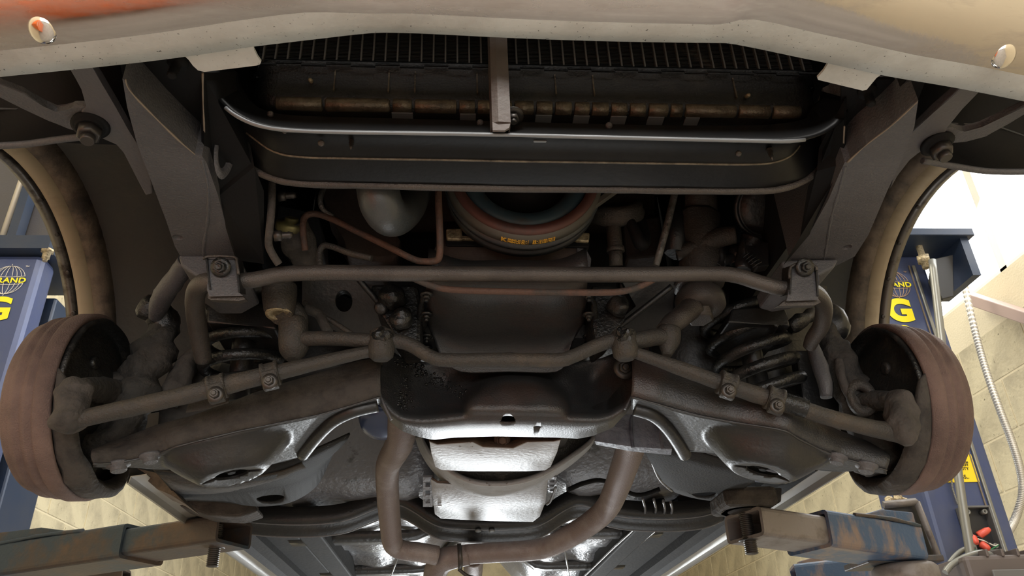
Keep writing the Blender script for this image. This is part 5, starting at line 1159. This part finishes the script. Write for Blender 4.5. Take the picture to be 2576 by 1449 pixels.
# --- transmission crossmember (two-lipped pressing)
tc = [(600, 1322), (680, 1330), (760, 1332), (830, 1328), (880, 1318), (930, 1298), (975, 1282), (1010, 1284), (1045, 1302), (1080, 1325), (1115, 1339), (1180, 1344), (1260, 1345), (1335, 1340), (1375, 1325), (1410, 1302), (1445, 1285), (1480, 1286), (1520, 1302), (1580, 1314), (1680, 1318), (1770, 1310), (1820, 1290)]
YT = .93
up = [A(x, y - 14, Y=YT) for x, y in tc]; lo = [A(x, y + 17, Y=YT + .055) for x, y in tc]
up = smooth_path(up, 4); lo = smooth_path(lo, 4)
b = BM(); add_grid(b, [[p + V((0, -.006, .045)) for p in up], [p + V((0, -.004, .012)) for p in up], up, [p + V((0, .006, .001)) for p in up], [p + V((0, .016, .012)) for p in up], [p + V((0, -.016, .012)) for p in lo], [p + V((0, -.006, .0)) for p in lo], lo, [p + V((0, .003, .01)) for p in lo], [p + V((0, .006, .05)) for p in lo]])
tcm = obj('transmission_crossmember', b, M['black'], car, solid=.003, label='wavy double-lipped black transmission crossmember')
for ln in (up, lo):
    b = BM(); add_tube(b, [p + V((0, .003, -.001)) for p in ln], .0026, 8, k=1); obj('crossmember_lip', b, M['undercoat'], tcm)
for x in (1203, 1237): 
    b = BM(); add_lathe(b, A(x, 1332, Y=YT + .0), (0, -.1, -1), [(.008, 0), (.008, .006), (.005, .007)], 14); obj('bolt', b, M['tab'], tcm)

# --- subframe legs behind the control arms
def leg(rows_, Ss, m, hole, seam_pts, lab):
    R = [smooth_path([A(x, y, Y=Yv) for x, y in r], 5) for r, Yv in zip(rows_, Ss)]
    b = BM(); add_grid(b, R + [[p + V((0, .01, .05)) for p in R[-1]]]); o = obj('subframe_leg', b, m, car, solid=.004, label=lab)
    if hole:
        hx, hy, hY, hr = hole; cb = BM(); c_ = A(hx, hy, Y=hY); add_lathe(cb, c_ - V((0, 0, .05)), (0, 0, 1), [(hr, 0), (hr, .10)], 30); cut(o, cb)
    if seam_pts:
        b = BM(); add_tube(b, [A(x, y, Y=Yv) for x, y, Yv in seam_pts], .0016, 6, lump=.8); obj('seam', b, M['floorpan'], o)
    return o
leg([[(380, 1150), (480, 1160), (600, 1170), (700, 1160), (790, 1130), (880, 1090)],
     [(392, 1185), (480, 1196), (600, 1206), (700, 1190), (790, 1150), (872, 1106)],
     [(418, 1215), (500, 1222), (610, 1220), (710, 1206), (790, 1172), (850, 1130)],
     [(445, 1248), (540, 1242), (640, 1232), (730, 1215), (795, 1185), (838, 1140)],
     [(470, 1258), (560, 1262), (650, 1272), (730, 1262), (795, 1222), (828, 1160)]], (.20, .24, .34, .46, .60), M['leg'], (680, 1254, .54, .030), [(732, 1160, .29), (728, 1190, .37), (705, 1210, .47)], 'smooth black left subframe leg with a round hole')
b = BM(); add_grid(b, [smooth_path([A(x, y, Y=Yv) for x, y in r], 4) for r, Yv in zip([[(384, 1178), (480, 1190), (600, 1200), (700, 1188), (760, 1165)], [(420, 1212), (500, 1226), (600, 1222), (700, 1204), (770, 1176)], [(446, 1240), (530, 1240), (620, 1228), (710, 1210), (780, 1180)]], (.23, .31, .43))]); obj('tar_coat', b, M['caked'], car, solid=.004)
leg([[(1600, 1100), (1690, 1110), (1800, 1150), (1900, 1160), (2010, 1150)],
     [(1618, 1130), (1690, 1150), (1770, 1175), (1850, 1190), (1900, 1190)],
     [(1640, 1165), (1690, 1190), (1760, 1205), (1830, 1210), (1900, 1210)],
     [(1668, 1210), (1700, 1228), (1760, 1236), (1820, 1232), (1870, 1228)],
     [(1700, 1238), (1740, 1250), (1790, 1258), (1830, 1254), (1860, 1246)]], (.20, .28, .38, .50, .60), M['leg'], (1770, 1236, .53, .028), [(1728, 1150, .27), (1745, 1185, .35), (1790, 1222, .46)], 'smooth black right subframe leg with a round hole')
b = BM(); add_grid(b, [smooth_path([A(x, y, Y=Yv) for x, y in r], 4) for r, Yv in zip([[(1776, 1150), (1830, 1160), (1900, 1170), (1980, 1166), (2030, 1160)], [(1800, 1172), (1850, 1188), (1920, 1196), (1990, 1190), (2030, 1172)], [(1830, 1196), (1870, 1206), (1930, 1212), (1985, 1206), (2022, 1180)]], (.22, .30, .38))]); obj('tar_coat', b, M['bluegrey'], car, solid=.004, label='blue-grey lumpy tar coating behind the right arm')
rod('leg_edge', [A(1630, 1122, Y=.30), A(1640, 1160, Y=.40), A(1660, 1205, Y=.5), A(1690, 1234, Y=.58)], .0035, M['undercoat'])
# body mounts above the lift pads
plate('body_mount', [(440, 1240), (560, 1262), (640, 1268), (648, 1285), (600, 1300), (520, 1296), (450, 1272)], .64, M['oldrubber'], .08, car, .006)
plate('body_mount', [(1822, 1232), (1968, 1226), (1966, 1262), (1930, 1272), (1830, 1275)], .60, M['caked'], .05, car, .004, 'square-cornered body mount bracket, right')
# starter and filter
b = BM(); add_grid(b, [Aseq([(1500, 1060), (1588, 1040), (1690, 1035)], Y=.14), Aseq([(1500, 1080), (1588, 1085), (1688, 1080)], Y=.15), Aseq([(1496, 1108), (1590, 1122), (1690, 1128)], Y=.16), Aseq([(1500, 1116), (1590, 1133), (1688, 1142)], Y=.20)], smooth=False); hs = obj('heat_shield', b, M['bluegrey'], car, solid=.004, label='blue-black embossed heat shield above the right exhaust pipe')
for pts in ([(1588, 1045), (1588, 1085), (1592, 1126)], [(1655, 1045), (1660, 1090), (1668, 1130)]): rod('shield_rib', [A(x, y, Y=.142) for x, y in pts], .0035, M['bluegrey'], hs)
q = A(958, 1066, Y=.22); b = BM(); add_lathe(b, q, (-.1, -.5, -.9), [(.045, -.04), (.046, -.01), (.04, .004), (.025, .010), (0, .012)], 32); obj('filter', b, M['glassblue'], car, label='dark blue rounded filter end beside the left exhaust pipe')

# --- toe board, floorpan, tunnel, rockers
def fl(x, y, s): return V((x, y, s))
def tun(x): return .13 * math.exp(-((x - .03) / .16) ** 4)
rows = []
for (y, s) in ((.50, .42), (.62, .27), (.78, .13), (.86, .085), (.95, .07), (1.2, .07), (1.5, .068), (1.8, .07), (2.1, .07), (2.5, .08), (2.9, .12), (3.2, .2)):
    rows.append([fl(lerp(-.72, .72, i / 48), y, s + tun(lerp(-.72, .72, i / 48)) + (.006 * math.sin(lerp(-.72, .72, i / 48) * 38) if .9 < y < 2.6 else 0) + .004 * noise.noise(V((i * .4, y * 5, 0)))) for i in range(49)])
rows2 = [smooth_path([r[i] for r in rows], 5) for i in range(49)]
for i, c_ in enumerate(rows2):
    for p in c_:
        if 1.0 < p.y < 2.6: p.z += .010 * max(-1, min(1, 3 * math.sin(p.y * 2 * PI / .42))) * (1 if abs(p.x - .03) > .2 else 0) * (1 if abs(p.x) < .6 else 0)
b = BM(); add_grid(b, rows2); fp_ = obj('floorpan', b, M['undercoat'], car, solid=.002, label='glossy black ribbed floorpan')
for sx, cxo in ((-1, .0), (1, .0)):
    X = .745 + (0 if sx < 0 else .03)
    b = BM(); add_grid(b, [[V((sx * (X - .09), y, .085)), V((sx * (X - .085), y, .020)), V((sx * (X - .05), y, .012)), V((sx * (X - .030), y, .0005))] for y in (.45, .8, 1.3, 1.8, 2.6)], smooth=False); obj('inner_sill', b, M['rail'], car, solid=.002)
    b = BM(); add_grid(b, [[V((sx * (X - .031), y, .0)), V((sx * X, y, -.004)), V((sx * (X + .002), y, -.018)), V((sx * (X + .006), y, -.018)), V((sx * (X + .008), y, .0)), V((sx * (X + .009), y, .05)), V((sx * (X + .012), y, .16))] for y in (.38, .8, 1.3, 1.8, 2.6)], smooth=False); rk = obj('rocker', b, M['sill'], car, solid=.002, label='pale painted rocker panel, %s' % ('left' if sx < 0 else 'right'))
    b = BM(); add_box(b, (sx * .50, 1.75, .045), (.07, 1.5, .07), bevel=.006); fr_o = obj('floor_rail', b, M['rail'], car)
    b = BM(); add_box(b, (sx * .62, 1.75, .055), (.12, 1.6, .03), bevel=.006); obj('floor_side', b, M['rail'], car)
for y in (1.35, 2.0):
    b = BM(); add_grid(b, [[V((x, y - .05, .062 + tun(x))) for x in [lerp(-.6, .6, i / 30) for i in range(31)]], [V((x, y - .03, .035 + tun(x))) for x in [lerp(-.6, .6, i / 30) for i in range(31)]], [V((x, y + .03, .035 + tun(x))) for x in [lerp(-.6, .6, i / 30) for i in range(31)]], [V((x, y + .05, .062 + tun(x))) for x in [lerp(-.6, .6, i / 30) for i in range(31)]]]); obj('floor_crossmember', b, M['floorpan'], car, solid=.002)
for i, dx in enumerate((0, .03, .055, .075)):
    rod('brake_line', [V((.42 + dx, .80, .03 - .004 * i)), V((.46 + dx, 1.0, .015)), V((.455 + dx, 1.5, .015)), V((.45 + dx, 2.3, .02))], .0035, M['undercoat'])
rod('brake_line', [A(1660, 1230, Y=.75), A(1600, 1245, Y=.76), A(1520, 1210, Y=.7), A(1470, 1215, Y=.66), A(1430, 1232, Y=.65)], .006, M['rubber'])
rod('brake_cable', [A(1002, 1400, Y=1.1), A(984, 1449, Y=1.6)], .0025, M['tab']); rod('brake_cable', [A(1418, 1370, Y=1.0), A(1432, 1449, Y=1.7)], .003, M['tab'])
# rusted inner fender corner at the left rocker
b = BM(); add_prism(b, [A(x, y, Y=.40) for x, y in ((345, 1178), (395, 1190), (450, 1250), (470, 1270), (430, 1245), (395, 1230), (372, 1210), (380, 1200))], V((0, .1, 0))); obj('rusty_corner', b, M['liner'], car)

# orange striped cabinet added out of view to be mirrored in the chrome
t = thing('mirrored_prop', 'orange cabinet with white stripes added out of view to be mirrored in the left end of the chrome bumper', 'prop', (-1.62, -2.05, 0))
orange = mat('orange_enamel', (.85, .16, .02), .4)
b = BM(); add_box(b, (0, 0, .70), (.7, 1.5, 1.4), bevel=.02); obj('body', b, orange, t)
for z in (.35, .7, 1.0, 1.25):
    b = BM(); add_box(b, (.352, 0, z), (.004, 1.48, .04)); obj('stripe', b, M['white'], t)
